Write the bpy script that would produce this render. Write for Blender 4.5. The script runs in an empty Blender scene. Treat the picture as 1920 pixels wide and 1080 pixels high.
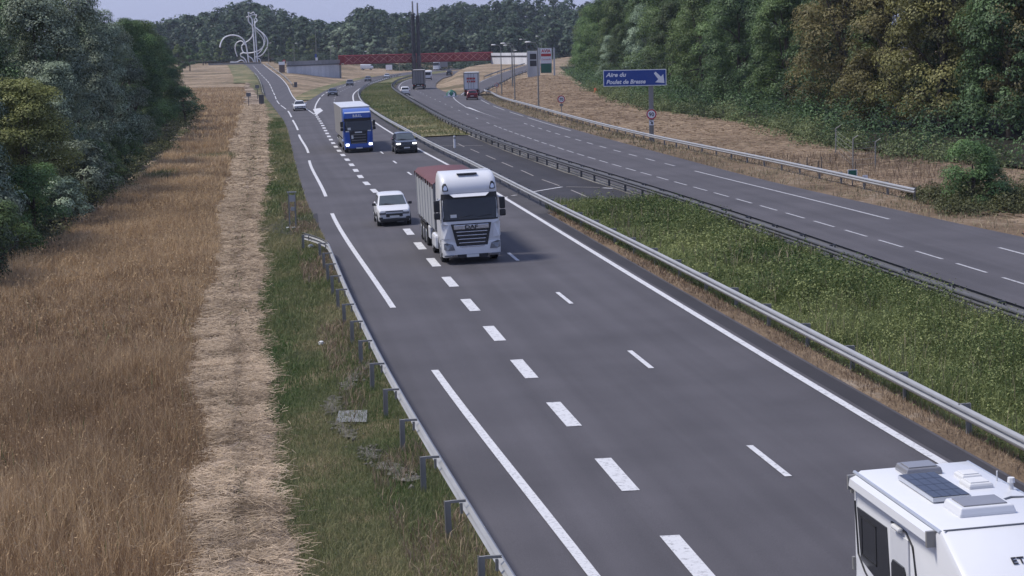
import bpy, bmesh, math, random
import numpy as np
from math import radians as R, sin, cos, pi
random.seed(7); rng = np.random.default_rng(7)
sc = bpy.context.scene
col = sc.collection

# ------------------------------------------------------------------ camera, sky, sun, exposure
CAM_H, F_PX, PITCH, ROLL = 9.4, 3400.0, math.atan((540 - 77) / 3400.0), R(1.3)
cd = bpy.data.cameras.new('camera'); cam = bpy.data.objects.new('camera', cd); col.objects.link(cam)
cd.sensor_fit = 'HORIZONTAL'; cd.sensor_width = 36.0; cd.lens = 36.0 * F_PX / 1920.0
cd.clip_start = 0.5; cd.clip_end = 6000
from mathutils import Matrix, Vector
cam.matrix_world = Matrix.Translation((0, 0, CAM_H)) @ Matrix.Rotation(pi / 2 - PITCH, 4, 'X') @ Matrix.Rotation(-ROLL, 4, 'Z')
sc.camera = cam

SUN_EL, SUN_AZ = R(57), (-0.99, 0.10)            # sun stands to the left
w = bpy.data.worlds.new('World'); sc.world = w; w.use_nodes = True
nt = w.node_tree; nt.nodes.clear()
sky = nt.nodes.new('ShaderNodeTexSky'); sky.sky_type = 'NISHITA'; sky.sun_disc = False
sky.sun_elevation = SUN_EL; sky.sun_rotation = math.atan2(SUN_AZ[0], SUN_AZ[1])
sky.altitude = 200; sky.air_density = 1.2; sky.dust_density = 1.0; sky.ozone_density = 2.0
veil = nt.nodes.new('ShaderNodeMixRGB'); veil.blend_type = 'MIX'   # thin even cloud veil over the whole sky
veil.inputs['Fac'].default_value = 0.72; veil.inputs['Color2'].default_value = (3.45, 4.1, 7.2, 1)
bg = nt.nodes.new('ShaderNodeBackground'); bg.inputs['Strength'].default_value = 0.071
wo = nt.nodes.new('ShaderNodeOutputWorld')
nt.links.new(sky.outputs[0], veil.inputs['Color1']); nt.links.new(veil.outputs[0], bg.inputs['Color']); nt.links.new(bg.outputs[0], wo.inputs['Surface'])
sd = bpy.data.lights.new('sun', 'SUN'); sd.energy = 2.4; sd.angle = R(13); sd.color = (1, 0.95, 0.88)
sun = bpy.data.objects.new('sun', sd); col.objects.link(sun)
h_ = math.hypot(*SUN_AZ)
sdir = Vector((SUN_AZ[0] / h_ * cos(SUN_EL), SUN_AZ[1] / h_ * cos(SUN_EL), sin(SUN_EL)))
sun.rotation_euler = sdir.to_track_quat('Z', 'Y').to_euler(); sun.location = (-60, 60, 120)
vs = sc.view_settings; vs.view_transform = 'Standard'; vs.look = 'None'; vs.exposure = 0.68; vs.gamma = 1.0
sc.cycles.use_denoising = True
sc.cycles.max_bounces = 6; sc.cycles.transparent_max_bounces = 8
sc.cycles.volume_bounces = 0

# ------------------------------------------------------------------ plan curves: x as a function of the distance Y (metres)
def curve(*pts):
    p = np.array(sorted((b, a) for a, b in pts), float); Yk, Xk = p[:, 0], p[:, 1]
    d = np.diff(Xk) / np.diff(Yk); m = np.empty(len(Xk)); m[0], m[-1] = d[0], d[-1]
    if len(d) > 1: m[1:-1] = (d[:-1] * np.diff(Yk)[1:] + d[1:] * np.diff(Yk)[:-1]) / (Yk[2:] - Yk[:-2])
    def fn(Y):
        Y = np.asarray(Y, float); i = np.clip(np.searchsorted(Yk, Y) - 1, 0, len(d) - 1)
        h = Yk[i + 1] - Yk[i]; t = (Y - Yk[i]) / h
        tc = np.clip(t, 0, 1)
        r = (2*tc**3 - 3*tc**2 + 1) * Xk[i] + (tc**3 - 2*tc**2 + tc) * h * m[i] + (-2*tc**3 + 3*tc**2) * Xk[i+1] + (tc**3 - tc**2) * h * m[i+1]
        return r + np.where(t < 0, t * h * m[0], 0) + np.where(t > 1, (t - 1) * h * m[-1], 0)
    return fn
def off(fn, d): return lambda Y: fn(Y) + d
xC = curve((3.1,31.8),(2.3,37.5),(0.4,50.6),(-1.4,63.6),(-3.2,76.3),(-4.9,88.8),(-8.3,113.7),(-10.1,125.5),(-12.6,144.1),(-15.0,160.9),(-23.4,226.5),(-26.1,247.7),(-32.5,310),(-38,400),(-41.5,470),(-43.5,540),(-44,597))
xA = curve((9.0,38.7),(7.6,48.6),(5.4,64.5),(-0.2,105.6),(-3.6,129.9),(-7.4,155),(-11.3,182.4),(-16.5,220.7),(-22.8,274),(-27.3,321.8),(-29.4,347.9),(-31.6,382.7),(-35.5,465.4),(-37.5,532.7),(-38.0,597.4),(-35.3,647),(-32.2,675.8),(-26.5,718.3),(-20.3,748),(-11.5,780),(-4.8,802),(18,880))
xE = curve((1.3,31.3),(-2.3,51.9),(-4.3,64.7),(-10.1,102.4),(-11.6,114.1),(-16.5,149.9),(-17.8,161.1),(-22.4,194.4),(-23.8,205.6),(-27.7,234.1),(-32.4,268.2),(-38,303),(-46.7,364.7),(-61.8,471.5),(-74.7,555),(-94.1,680),(-105,748))
xF = curve((-0.3,31.6),(-1.4,37.9),(-3.3,49.2),(-5.0,60.2),(-9.4,90.6),(-11.4,103.7),(-16.6,141.7),(-27.5,224.2),(-37.6,291.5),(-45.2,341),(-59,439),(-70.8,519),(-86.6,619),(-102.8,718.6),(-110,760))
xRR = curve((-26.1,247.7),(-29.8,271.4),(-32.3,287.1),(-35.8,311.7),(-38.8,332.5),(-44,371.2),(-50.6,421.9),(-61.1,496.6),(-80.9,625.3),(-95.1,715.6),(-102,760))
xML = curve((-26.1,247.7),(-30,273),(-33.9,299.7),(-34.3,312),(-36.2,345),(-38.2,376),(-40.6,417),(-43.4,481),(-45.3,540),(-46,590),(-45,621),(-41,675),(-29.5,748),(-20.5,780),(-14,802),(9,880))
xG = curve((18.6,30),(15.1,53.9),(13.8,63),(12.0,75.6),(8.5,97.7),(5.05,117.9),(1.8,137.9),(-3.9,178.7),(-10.7,239.1),(-17.1,303.8),(-25.5,408.4),(-28.2,462),(-30.1,520),(-30.3,560),(-29.5,600),(-26,652),(-18,722),(-12,750),(2,800),(28,880))
xH = curve((30,30),(24.6,65),(22.1,79.1),(20.9,84.9),(19.4,93.2),(16.7,108),(11.4,145.5),(3.0,213.3),(-1.7,259.4),(-4.2,300),(-5.0,328),(-3.9,363.4),(-2.2,390.3),(1.3,448.6),(5.3,501.2),(8.2,547),(13,620))
xRE = curve((-8.7,300),(-9.4,313),(-15.3,396),(-19.0,515),(-19.5,560),(-18.4,596),(-14.2,652),(-6.4,722),(0,750),(14,800),(40,880))
xRL = curve((-8.5,300),(-8.4,320),(-8.2,352),(-6.7,405.5),(-2.6,478.8),(1.8,538.7),(6.4,598.2),(8.4,625))
xI = curve((21.5,96),(18.3,118.5),(12.3,156.7),(3.3,234.4),(-1.0,276),(-3.1,313),(-4.1,328),(-3.0,363),(-1.3,390),(2.2,448.6),(6.2,501),(9.1,547))
xTL = curve((-16,30),(-22,77.5),(-24.6,107.4),(-33.7,184.3),(-51.6,300),(-70,400))
xTR = curve((34.3,110),(31,121),(28.2,128.5),(25.6,142.3),(24.3,184),(17.5,232),(15.5,300),(13.6,430),(14,520))
xSL_ = curve((-6.3,33.7),(-11.8,69.3),(-24.0,155.9),(-42.9,294.8),(-62,430))
xSR_ = curve((-4.4,33.5),(-9.6,69),(-20.4,154.7),(-39.1,292.5),(-60.5,430))
_oB = curve((1.35,30),(1.3,75),(1.05,95),(1.0,200),(1.0,600))
def xB(Y): return xA(Y) + _oB(Y)
def xD(Y): return np.where(np.asarray(Y) < 250, (xA(Y) + xC(Y)) / 2, xA(Y) - 3.2)

def xSL(Y): Y = np.asarray(Y, float); return xSL_(Y) + 1.5*(fbm(Y, Y*0, 11.)-.5) + .9*(fbm(Y, Y*0+9, 2.5)-.5)
def xSR(Y): Y = np.asarray(Y, float); return xSR_(Y) + 1.3*(fbm(Y, Y*0+20, 13.)-.5) + .9*(fbm(Y, Y*0+29, 2.)-.5)
def ss(a, b, t): t = np.clip((np.asarray(t, float) - a) / (b - a), 0, 1); return t * t * (3 - 2 * t)
_lat = rng.random((256, 256))
def vnoise(x, y):
    x = np.asarray(x, float); y = np.asarray(y, float); xi = np.floor(x).astype(int); yi = np.floor(y).astype(int); fx = x - xi; fy = y - yi
    fx = fx*fx*(3-2*fx); fy = fy*fy*(3-2*fy); g = lambda a, b: _lat[a & 255, b & 255]
    return (g(xi,yi)*(1-fx)+g(xi+1,yi)*fx)*(1-fy)+(g(xi,yi+1)*(1-fx)+g(xi+1,yi+1)*fx)*fy
def fbm(x, y, s, o=3):
    r = 0; a = 0.5
    for k in range(o): r = r + a * vnoise(x / s + 17.3*k, y / s + 9.1*k); s *= 0.5; a *= 0.5
    return r / (1 - 0.5**o)

HX = np.array([-420,-300,-200,-170,-145,-128,-112,-95,-80,-62,-45,-25,-8,25,80,300]); HH = np.array([4,4,5,11,19,10,3,3,12,7,8,13,15,14,12,12.])
def Z(x, Y):
    """terrain height: level near, dipping under the footbridge, ramps climbing on either side, a wooded ridge behind"""
    x = np.asarray(x, float); Y = np.asarray(Y, float)
    z = -1.6 * ss(300, 620, Y) + 0.03 * np.clip(x - xC(Y), -6, 14) * (1 - ss(250, 400, Y))
    gap = np.clip(xML(Y) - xRR(Y), 3, 60); wl = ss(.2, .9, (xML(Y) - x) / gap) * (Y > 300); zl = 2.4 * np.clip((Y - 380) / 340, 0, 1)**1.5
    z = z + (zl - z) * wl * ss(300, 380, Y)
    wr = ss(1, 6, x - xRE(Y)) * (Y > 300); zrr = 1.5 * np.clip((Y - 360) / 240, 0, 1)
    z = z + (zrr - z) * wr * ss(300, 380, Y)
    z = z + 1.1 * np.exp(-((x - 9) / 5)**2 - ((Y - 430) / 45)**2)
    return z + ss(790, 1120, Y) * np.interp(x * 1050 / np.maximum(Y, 500), HX, HH)
def road_z(x, Y): return float(Z(x, Y)) + 0.045
def heading(fn, Y): return -math.atan(float((fn(Y + 2) - fn(Y - 2)) / 4))

# ------------------------------------------------------------------ mesh helpers
class MB:
    def __init__(s): s.v = []; s.f = []
    def add(s, v, f):
        n = len(s.v); s.v += [tuple(map(float, p)) for p in v]; s.f += [tuple(i + n for i in q) for q in f]; return s
    def box(s, c, d, rz=0.0, taper=(1, 1)):
        v = []
        for k in (-.5, .5):
            tx, ty = taper if k > 0 else (1, 1)
            for a, b in ((-.5,-.5),(.5,-.5),(.5,.5),(-.5,.5)):
                x, y = a*d[0]*tx, b*d[1]*ty; v.append((c[0]+x*cos(rz)-y*sin(rz), c[1]+x*sin(rz)+y*cos(rz), c[2]+k*d[2]))
        return s.add(v, [(3,2,1,0),(4,5,6,7),(0,1,5,4),(1,2,6,5),(2,3,7,6),(3,0,4,7)])
    def tube(s, pts, r, n=8, caps=True):
        pts = [Vector(p) for p in pts]; rs = r if hasattr(r, '__len__') else [r] * len(pts); base = len(s.v)
        up = Vector((0, 0, 1))
        for i, p in enumerate(pts):
            t = (pts[min(i+1, len(pts)-1)] - pts[max(i-1, 0)]).normalized()
            a = t.cross(up if abs(t.z) < .95 else Vector((1, 0, 0))).normalized(); b = t.cross(a)
            for k in range(n):
                q = p + (a * cos(2*pi*k/n) + b * sin(2*pi*k/n)) * rs[i]; s.v.append(tuple(q))
        for i in range(len(pts) - 1):
            for k in range(n):
                k2 = (k + 1) % n; s.f.append((base+i*n+k, base+i*n+k2, base+(i+1)*n+k2, base+(i+1)*n+k))
        if caps: s.f.append(tuple(base + k for k in range(n))); s.f.append(tuple(base + (len(pts)-1)*n + k for k in reversed(range(n))))
        return s
    def loft(s, rings, caps=True):
        b = len(s.v); n = len(rings[0])
        for r in rings: s.v += [tuple(map(float, p)) for p in r]
        for i in range(len(rings) - 1):
            for k in range(n):
                k2 = (k + 1) % n; s.f.append((b+i*n+k, b+i*n+k2, b+(i+1)*n+k2, b+(i+1)*n+k))
        if caps: s.f.append(tuple(b + k for k in reversed(range(n)))); s.f.append(tuple(b + (len(rings)-1)*n + k for k in range(n)))
        return s
    def prism(s, poly, d, org=(0,0,0), ax=((1,0,0),(0,0,1)), nrm=(0,1,0)):
        """flat polygon (u,v) in the plane ax, thickness d along nrm"""
        a, b, nn, o = Vector(ax[0]), Vector(ax[1]), Vector(nrm), Vector(org); n = len(poly)
        v = [o + a*u + b*w_ for u, w_ in poly] + [o + a*u + b*w_ + nn*d for u, w_ in poly]
        return s.add(v, [tuple(range(n)), tuple(range(2*n-1, n-1, -1))] + [(i, i+n, (i+1) % n + n, (i+1) % n) for i in range(n)])
    def mesh(s, name, mat, smooth=None):
        me = bpy.data.meshes.new(name); me.from_pydata(s.v, [], s.f)
        bm = bmesh.new(); bm.from_mesh(me); bmesh.ops.recalc_face_normals(bm, faces=bm.faces); bm.to_mesh(me); bm.free()
        if mat: me.materials.append(mat)
        if smooth is not None:
            me.polygons.foreach_set('use_smooth', [True] * len(me.polygons)); me.set_sharp_from_angle(angle=R(smooth))
        return me
    def build(s, name, mat, parent=None, smooth=None, bevel=0, loc=None):
        o = bpy.data.objects.new(name, s.mesh(name, mat, smooth)); col.objects.link(o)
        if parent: o.parent = parent
        if loc: o.location = loc
        if bevel:
            m = o.modifiers.new('Bevel', 'BEVEL'); m.width = bevel; m.segments = 2; m.limit_method = 'ANGLE'
        return o
def arr_mesh(name, v, quads=None, tris=None, mat=None, tint=None):
    me = bpy.data.meshes.new(name); quads = np.zeros((0,4),int) if quads is None else quads; tris = np.zeros((0,3),int) if tris is None else tris
    nq, ntr = len(quads), len(tris)
    me.vertices.add(len(v)); me.vertices.foreach_set('co', np.ascontiguousarray(v, np.float32).ravel())
    me.loops.add(nq*4 + ntr*3); me.loops.foreach_set('vertex_index', np.concatenate([quads.ravel(), tris.ravel()]).astype(np.int32))
    me.polygons.add(nq + ntr); me.polygons.foreach_set('loop_start', np.concatenate([np.arange(nq)*4, nq*4 + np.arange(ntr)*3]).astype(np.int32))
    me.update(calc_edges=True)
    if tint is not None:
        a = me.attributes.new('tint', 'FLOAT', 'POINT'); a.data.foreach_set('value', np.ascontiguousarray(tint, np.float32))
    if mat: me.materials.append(mat)
    return me
def link(name, me, parent=None, loc=None):
    o = bpy.data.objects.new(name, me); col.objects.link(o)
    if parent: o.parent = parent
    if loc is not None: o.location = loc
    return o
def tag(o, label, cat, group=None, kind=None):
    o['label'] = label; o['category'] = cat
    if group: o['group'] = group
    if kind: o['kind'] = kind
    return o
def thing(name, label, cat, loc=(0,0,0), rz=0.0, group=None, tilt=0.0):
    o = bpy.data.objects.new(name, None); col.objects.link(o); o.location = loc; o.rotation_euler = (0, tilt, rz); o.empty_display_size = .3
    return tag(o, label, cat, group)
def struct(o): o['kind'] = 'structure'; return o
def stuff(o): o['kind'] = 'stuff'; return o
def text_mesh(name, txt, size, mat, parent, loc, rot=(pi/2,0,0), shear=0.0, extr=0.01, align='LEFT', bold=0.0, sx=1.0):
    c = bpy.data.curves.new(name, 'FONT'); c.body = txt; c.size = size; c.extrude = extr; c.shear = shear; c.align_x = align; c.offset = bold; c.resolution_u = 3
    t = bpy.data.objects.new(name, c); col.objects.link(t)
    dg = bpy.context.evaluated_depsgraph_get(); me = bpy.data.meshes.new_from_object(t.evaluated_get(dg)); bpy.data.objects.remove(t)
    me.materials.clear(); me.materials.append(mat)
    o = link(name, me, parent, loc); o.rotation_euler = rot; o.scale = (sx, 1, 1); return o

# ------------------------------------------------------------------ materials
def nodes(name):
    m = bpy.data.materials.new(name); m.use_nodes = True; t = m.node_tree; p = t.nodes['Principled BSDF']; return m, t, p
def paint(name, c, rough=.5, metal=0.0, spec=.5, coat=0.0, var=0.06, scale=3.0, emit=0):
    m, t, p = nodes(name)
    p.inputs['Roughness'].default_value = rough; p.inputs['Metallic'].default_value = metal; p.inputs['Specular IOR Level'].default_value = spec; p.inputs['Coat Weight'].default_value = coat
    tc = t.nodes.new('ShaderNodeTexCoord'); n = t.nodes.new('ShaderNodeTexNoise'); n.inputs['Scale'].default_value = scale; n.inputs['Detail'].default_value = 4
    mx = t.nodes.new('ShaderNodeMixRGB'); mx.inputs['Color1'].default_value = (*[k*(1-var) for k in c], 1); mx.inputs['Color2'].default_value = (*[min(1, k*(1+var)) for k in c], 1)
    t.links.new(tc.outputs['Object'], n.inputs['Vector']); t.links.new(n.outputs['Fac'], mx.inputs['Fac']); t.links.new(mx.outputs[0], p.inputs['Base Color'])
    if emit: p.inputs['Emission Color'].default_value = (*c, 1); p.inputs['Emission Strength'].default_value = emit
    return m
def ramp(t, stops):
    r = t.nodes.new('ShaderNodeValToRGB'); e = r.color_ramp.elements
    while len(e) < len(stops): e.new(.5)
    for k, (pos, c) in enumerate(stops): e[k].position = pos; e[k].color = (*c, 1)
    return r
def leafmat(name, c0, c1, rough=.55, trans=.3, objvar=.25, mid=None):
    """foliage: colour from each leaf's own tint, from dull to fresh, with a share of light let through"""
    m, t, p = nodes(name); a = t.nodes.new('ShaderNodeAttribute'); a.attribute_name = 'tint'
    r = ramp(t, [(0, c0), (1, c1)] if mid is None else [(0, c0), (.5, mid), (1, c1)]); oi = t.nodes.new('ShaderNodeObjectInfo')
    hs = t.nodes.new('ShaderNodeHueSaturation'); mr = t.nodes.new('ShaderNodeMapRange'); mr.inputs['To Min'].default_value = 1 - objvar; mr.inputs['To Max'].default_value = 1 + objvar
    mh = t.nodes.new('ShaderNodeMapRange'); mh.inputs['To Min'].default_value = .5 - objvar*.08; mh.inputs['To Max'].default_value = .5 + objvar*.08
    t.links.new(oi.outputs['Random'], mr.inputs['Value']); t.links.new(oi.outputs['Random'], mh.inputs['Value'])
    t.links.new(a.outputs['Fac'], r.inputs['Fac']); t.links.new(r.outputs[0], hs.inputs['Color']); t.links.new(mr.outputs[0], hs.inputs['Value']); t.links.new(mh.outputs[0], hs.inputs['Hue'])
    p.inputs['Roughness'].default_value = rough; p.inputs['Specular IOR Level'].default_value = .25
    t.links.new(hs.outputs[0], p.inputs['Base Color'])
    tr = t.nodes.new('ShaderNodeBsdfTranslucent'); ms = t.nodes.new('ShaderNodeMixShader'); ms.inputs[0].default_value = trans
    t.links.new(hs.outputs[0], tr.inputs['Color']); t.links.new(p.outputs[0], ms.inputs[1]); t.links.new(tr.outputs[0], ms.inputs[2]); t.links.new(ms.outputs[0], t.nodes['Material Output'].inputs['Surface'])
    return m
def soil(name, stops, scale=1.2, stretch=(1,1,1), bump=.4, bscale=14.0, rough=.95, big=.12):
    m, t, p = nodes(name); p.inputs['Roughness'].default_value = rough; p.inputs['Specular IOR Level'].default_value = .15
    g = t.nodes.new('ShaderNodeNewGeometry'); mp = t.nodes.new('ShaderNodeMapping'); mp.inputs['Scale'].default_value = stretch
    n1 = t.nodes.new('ShaderNodeTexNoise'); n1.inputs['Scale'].default_value = scale; n1.inputs['Detail'].default_value = 8; n1.inputs['Roughness'].default_value = .7
    n2 = t.nodes.new('ShaderNodeTexNoise'); n2.inputs['Scale'].default_value = big; n2.inputs['Detail'].default_value = 3
    mx = t.nodes.new('ShaderNodeMath'); mx.operation = 'ADD'; ms = t.nodes.new('ShaderNodeMath'); ms.operation = 'SUBTRACT'; ms.inputs[1].default_value = .5
    r = ramp(t, stops)
    t.links.new(g.outputs['Position'], mp.inputs['Vector']); t.links.new(mp.outputs[0], n1.inputs['Vector']); t.links.new(g.outputs['Position'], n2.inputs['Vector'])
    t.links.new(n1.outputs['Fac'], mx.inputs[0]); t.links.new(n2.outputs['Fac'], ms.inputs[0]); t.links.new(ms.outputs[0], mx.inputs[1]); t.links.new(mx.outputs[0], r.inputs['Fac']); t.links.new(r.outputs[0], p.inputs['Base Color'])
    nb = t.nodes.new('ShaderNodeTexNoise'); nb.inputs['Scale'].default_value = bscale; nb.inputs['Detail'].default_value = 5
    b = t.nodes.new('ShaderNodeBump'); b.inputs['Strength'].default_value = bump; b.inputs['Distance'].default_value = .15
    t.links.new(mp.outputs[0], nb.inputs['Vector']); t.links.new(nb.outputs['Fac'], b.inputs['Height']); t.links.new(b.outputs[0], p.inputs['Normal'])
    return m
def asphalt(name, c, patch=.16, lanes=True):
    m, t, p = nodes(name); p.inputs['Roughness'].default_value = .82; p.inputs['Specular IOR Level'].default_value = .35
    g = t.nodes.new('ShaderNodeNewGeometry'); uv = t.nodes.new('ShaderNodeUVMap')
    n1 = t.nodes.new('ShaderNodeTexNoise'); n1.inputs['Scale'].default_value = 55; n1.inputs['Detail'].default_value = 3
    n2 = t.nodes.new('ShaderNodeTexNoise'); n2.inputs['Scale'].default_value = .22; n2.inputs['Detail'].default_value = 5
    mp = t.nodes.new('ShaderNodeMapping'); mp.inputs['Scale'].default_value = (1.6, .02, 1)
    n3 = t.nodes.new('ShaderNodeTexNoise'); n3.inputs['Scale'].default_value = 1.0; n3.inputs['Detail'].default_value = 3
    t.links.new(uv.outputs[0], mp.inputs['Vector']); t.links.new(mp.outputs[0], n3.inputs['Vector'])
    for n in (n1, n2): t.links.new(g.outputs['Position'], n.inputs['Vector'])
    def mr(nd, lo, hi):
        k = t.nodes.new('ShaderNodeMapRange'); k.inputs['From Min'].default_value = .3; k.inputs['From Max'].default_value = .7; k.inputs['To Min'].default_value = lo; k.inputs['To Max'].default_value = hi; t.links.new(nd.outputs['Fac'], k.inputs['Value']); return k
    a, b, d = mr(n1, .8, 1.2), mr(n2, 1-patch, 1+patch), mr(n3, .9, 1.1)
    m1 = t.nodes.new('ShaderNodeMath'); m1.operation = 'MULTIPLY'; m2 = t.nodes.new('ShaderNodeMath'); m2.operation = 'MULTIPLY'
    t.links.new(a.outputs[0], m1.inputs[0]); t.links.new(b.outputs[0], m1.inputs[1]); t.links.new(m1.outputs[0], m2.inputs[0]); t.links.new(d.outputs[0], m2.inputs[1])
    sx_ = t.nodes.new('ShaderNodeSeparateXYZ'); t.links.new(uv.outputs[0], sx_.inputs[0]); k1 = t.nodes.new('ShaderNodeMath'); k1.operation = 'MULTIPLY'; k1.inputs[1].default_value = 3.62; k2 = t.nodes.new('ShaderNodeMath'); k2.operation = 'SINE'; k3 = t.nodes.new('ShaderNodeMath'); k3.operation = 'MULTIPLY_ADD'; k3.inputs[1].default_value = .035; k3.inputs[2].default_value = 1.0; k4 = t.nodes.new('ShaderNodeMath'); k4.operation = 'MULTIPLY'   # faint wheel tracks along the lanes
    t.links.new(sx_.outputs['X'], k1.inputs[0]); t.links.new(k1.outputs[0], k2.inputs[0]); t.links.new(k2.outputs[0], k3.inputs[0]); t.links.new(k3.outputs[0], k4.inputs[0]); t.links.new(m2.outputs[0], k4.inputs[1]); m2 = k4
    mx = t.nodes.new('ShaderNodeVectorMath'); mx.operation = 'SCALE'; mx.inputs[0].default_value = c; t.links.new(m2.outputs[0], mx.inputs['Scale']); t.links.new(mx.outputs[0], p.inputs['Base Color'])
    bp = t.nodes.new('ShaderNodeBump'); bp.inputs['Strength'].default_value = .25; bp.inputs['Distance'].default_value = .01; t.links.new(n1.outputs['Fac'], bp.inputs['Height']); t.links.new(bp.outputs[0], p.inputs['Normal'])
    return m
def roadpaint(name, c, worn):
    m, t, p = nodes(name); p.inputs['Roughness'].default_value = .7
    g = t.nodes.new('ShaderNodeNewGeometry'); n = t.nodes.new('ShaderNodeTexNoise'); n.inputs['Scale'].default_value = 9; n.inputs['Detail'].default_value = 8; n.inputs['Roughness'].default_value = .75
    r = ramp(t, [(worn - .08, (.16,.155,.165)), (worn + .08, c)]); t.links.new(g.outputs['Position'], n.inputs['Vector']); t.links.new(n.outputs['Fac'], r.inputs['Fac']); t.links.new(r.outputs[0], p.inputs['Base Color']); return m
M = {}
M['asphalt'] = asphalt('asphalt', (.07, .0655, .072)); M['asphalt_dark'] = asphalt('asphalt_dark', (.031, .029, .033), .25); M['asphalt_right'] = asphalt('asphalt_right', (.072, .067, .073))
M['shoulder'] = asphalt('shoulder_asphalt', (.052, .048, .05), .3)
M['line'] = roadpaint('line_paint', (.54, .54, .55), .4); M['line_worn'] = roadpaint('line_paint_worn', (.3, .27, .24), .47); M['line_faint'] = roadpaint('line_paint_faint', (.4, .4, .41), .43)
M['dry'] = soil('dry_meadow', [(.2, (.09,.085,.045)), (.38, (.15,.115,.072)), (.55, (.24,.18,.12)), (.78, (.36,.28,.2))], .8, (1,.35,1), .7, 7, big=.05)
M['field'] = soil('field_soil', [(.3, (.10,.062,.04)), (.7, (.2,.13,.085))], 2, (1,1,1), .6)
M['straw'] = soil('straw_litter', [(.32, (.06,.045,.03)), (.42, (.2,.155,.115)), (.55, (.3,.235,.18)), (.75, (.42,.34,.27))], 2.0, (.9,1.7,1), 1.0, 9)
M['verge'] = soil('verge_turf', [(.3, (.055,.065,.03)), (.48, (.09,.1,.045)), (.62, (.17,.135,.08)), (.8, (.26,.2,.13))], .8, (1,1,1), .7, 12, big=.3)
M['median_turf'] = soil('median_turf', [(.3, (.04,.05,.02)), (.6, (.085,.095,.04)), (.8, (.17,.15,.08))], .7, (1,1,1), .8, 8, big=.2)
M['median_far'] = soil('median_far_turf', [(.3, (.075,.085,.04)), (.5, (.12,.125,.06)), (.68, (.24,.19,.11)), (.8, (.3,.24,.15))], .35, (1,.5,1), .7, 6, big=.12)
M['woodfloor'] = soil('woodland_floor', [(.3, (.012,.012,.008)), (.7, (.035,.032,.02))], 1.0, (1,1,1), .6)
M['gutter'] = soil('gutter_dirt', [(.3, (.10,.07,.045)), (.6, (.2,.145,.095)), (.8, (.3,.25,.2))], 1.6, (1,.6,1), .8, 12)
M['gravel'] = soil('gravel', [(.3, (.12,.11,.095)), (.55, (.22,.205,.18)), (.8, (.36,.34,.3))], 5, (1,1,1), 1, 20)
M['concrete'] = soil('concrete', [(.25, (.4,.41,.43)), (.6, (.54,.55,.57)), (.85, (.64,.645,.66))], .5, (1,1,.25), .15, 6, .85)
M['concrete_pale'] = soil('concrete_pale', [(.25, (.5,.51,.54)), (.6, (.62,.63,.66)), (.85, (.7,.7,.72))], .5, (1,1,.25), .1, 6, .85)
M['concrete_dark'] = soil('concrete_dark', [(.3, (.19,.195,.2)), (.7, (.28,.28,.285))], .8, (1,1,.4), .2, 6, .85)
M['galv'] = paint('galvanised_steel', (.4,.4,.4), .5, .55, var=.2, scale=1.5)
M['galv_dull'] = paint('weathered_steel', (.1,.1,.108), .6, .4, var=.25, scale=1.2)
M['galv_mid'] = paint('dull_galvanised_steel', (.24,.235,.225), .6, .25, var=.18, scale=1.2)
M['white'] = paint('white_paint', (.64,.645,.66), .35, 0, .5, .3, .03); M['offwhite'] = paint('offwhite', (.6,.6,.6), .6, var=.08)
M['glass'] = paint('dark_glass', (.018,.02,.024), .08, 0, .6, var=.3); M['glass_mid'] = paint('windscreen_glass', (.07,.085,.09), .12, 0, .6, var=.35, scale=2)
M['rubber'] = paint('tyre_rubber', (.016,.016,.017), .8); M['black'] = paint('black_plastic', (.02,.02,.022), .55); M['rim'] = paint('rim_metal', (.42,.43,.45), .35, .8)
M['chrome'] = paint('chrome_trim', (.62,.63,.66), .22, .9); M['plate'] = paint('number_plate', (.62,.63,.62), .5)
M['lens'] = paint('lamp_lens', (.2,.21,.23), .12, .3, var=.4, scale=9); M['lit'] = paint('lit_lamp', (1,1,1), .3, emit=2); M['tail'] = paint('tail_light', (.28,.012,.015), .25)
M['blue'] = paint('blue_cab', (.015,.075,.36), .35, .0, coat=.4); M['red_car'] = paint('dark_red_car', (.16,.012,.02), .3, .2, coat=.6); M['dark_car'] = paint('dark_car', (.02,.022,.028), .25, .2, coat=.6); M['grey_car'] = paint('grey_car', (.1,.105,.12), .3, .4, coat=.6); M['silver_car'] = paint('silver_car', (.52,.54,.57), .3, .4, coat=.6)
M['alu'] = paint('trailer_aluminium', (.47,.48,.49), .5, .35, var=.05, scale=.8); M['tarp'] = paint('maroon_tarpaulin', (.115,.042,.046), .75, var=.2, scale=1.5); M['curtain'] = paint('grey_curtain', (.23,.22,.215), .65, var=.12, scale=.7)
M['signblue'] = paint('sign_blue', (.012,.05,.25), .45, var=.04); M['signwhite'] = paint('sign_white', (.72,.73,.76), .5, var=.03); M['signred'] = paint('sign_red', (.42,.02,.025), .5); M['signblack'] = paint('sign_black', (.02,.02,.025), .5); M['signgreen'] = paint('sign_green', (.01,.11,.07), .5); M['signback'] = paint('sign_back_grey', (.2,.205,.215), .5, .5)
M['truss'] = paint('red_bridge_steel', (.24,.022,.026), .55, .1, var=.12); M['truss_light'] = paint('pale_red_bracing', (.6,.25,.2), .5); M['pylon'] = paint('dark_pylon_steel', (.014,.014,.02), .5, .2); M['tubewhite'] = paint('pale_steel_tube', (.72,.73,.76), .45, .0, var=.04, scale=.3)
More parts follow.
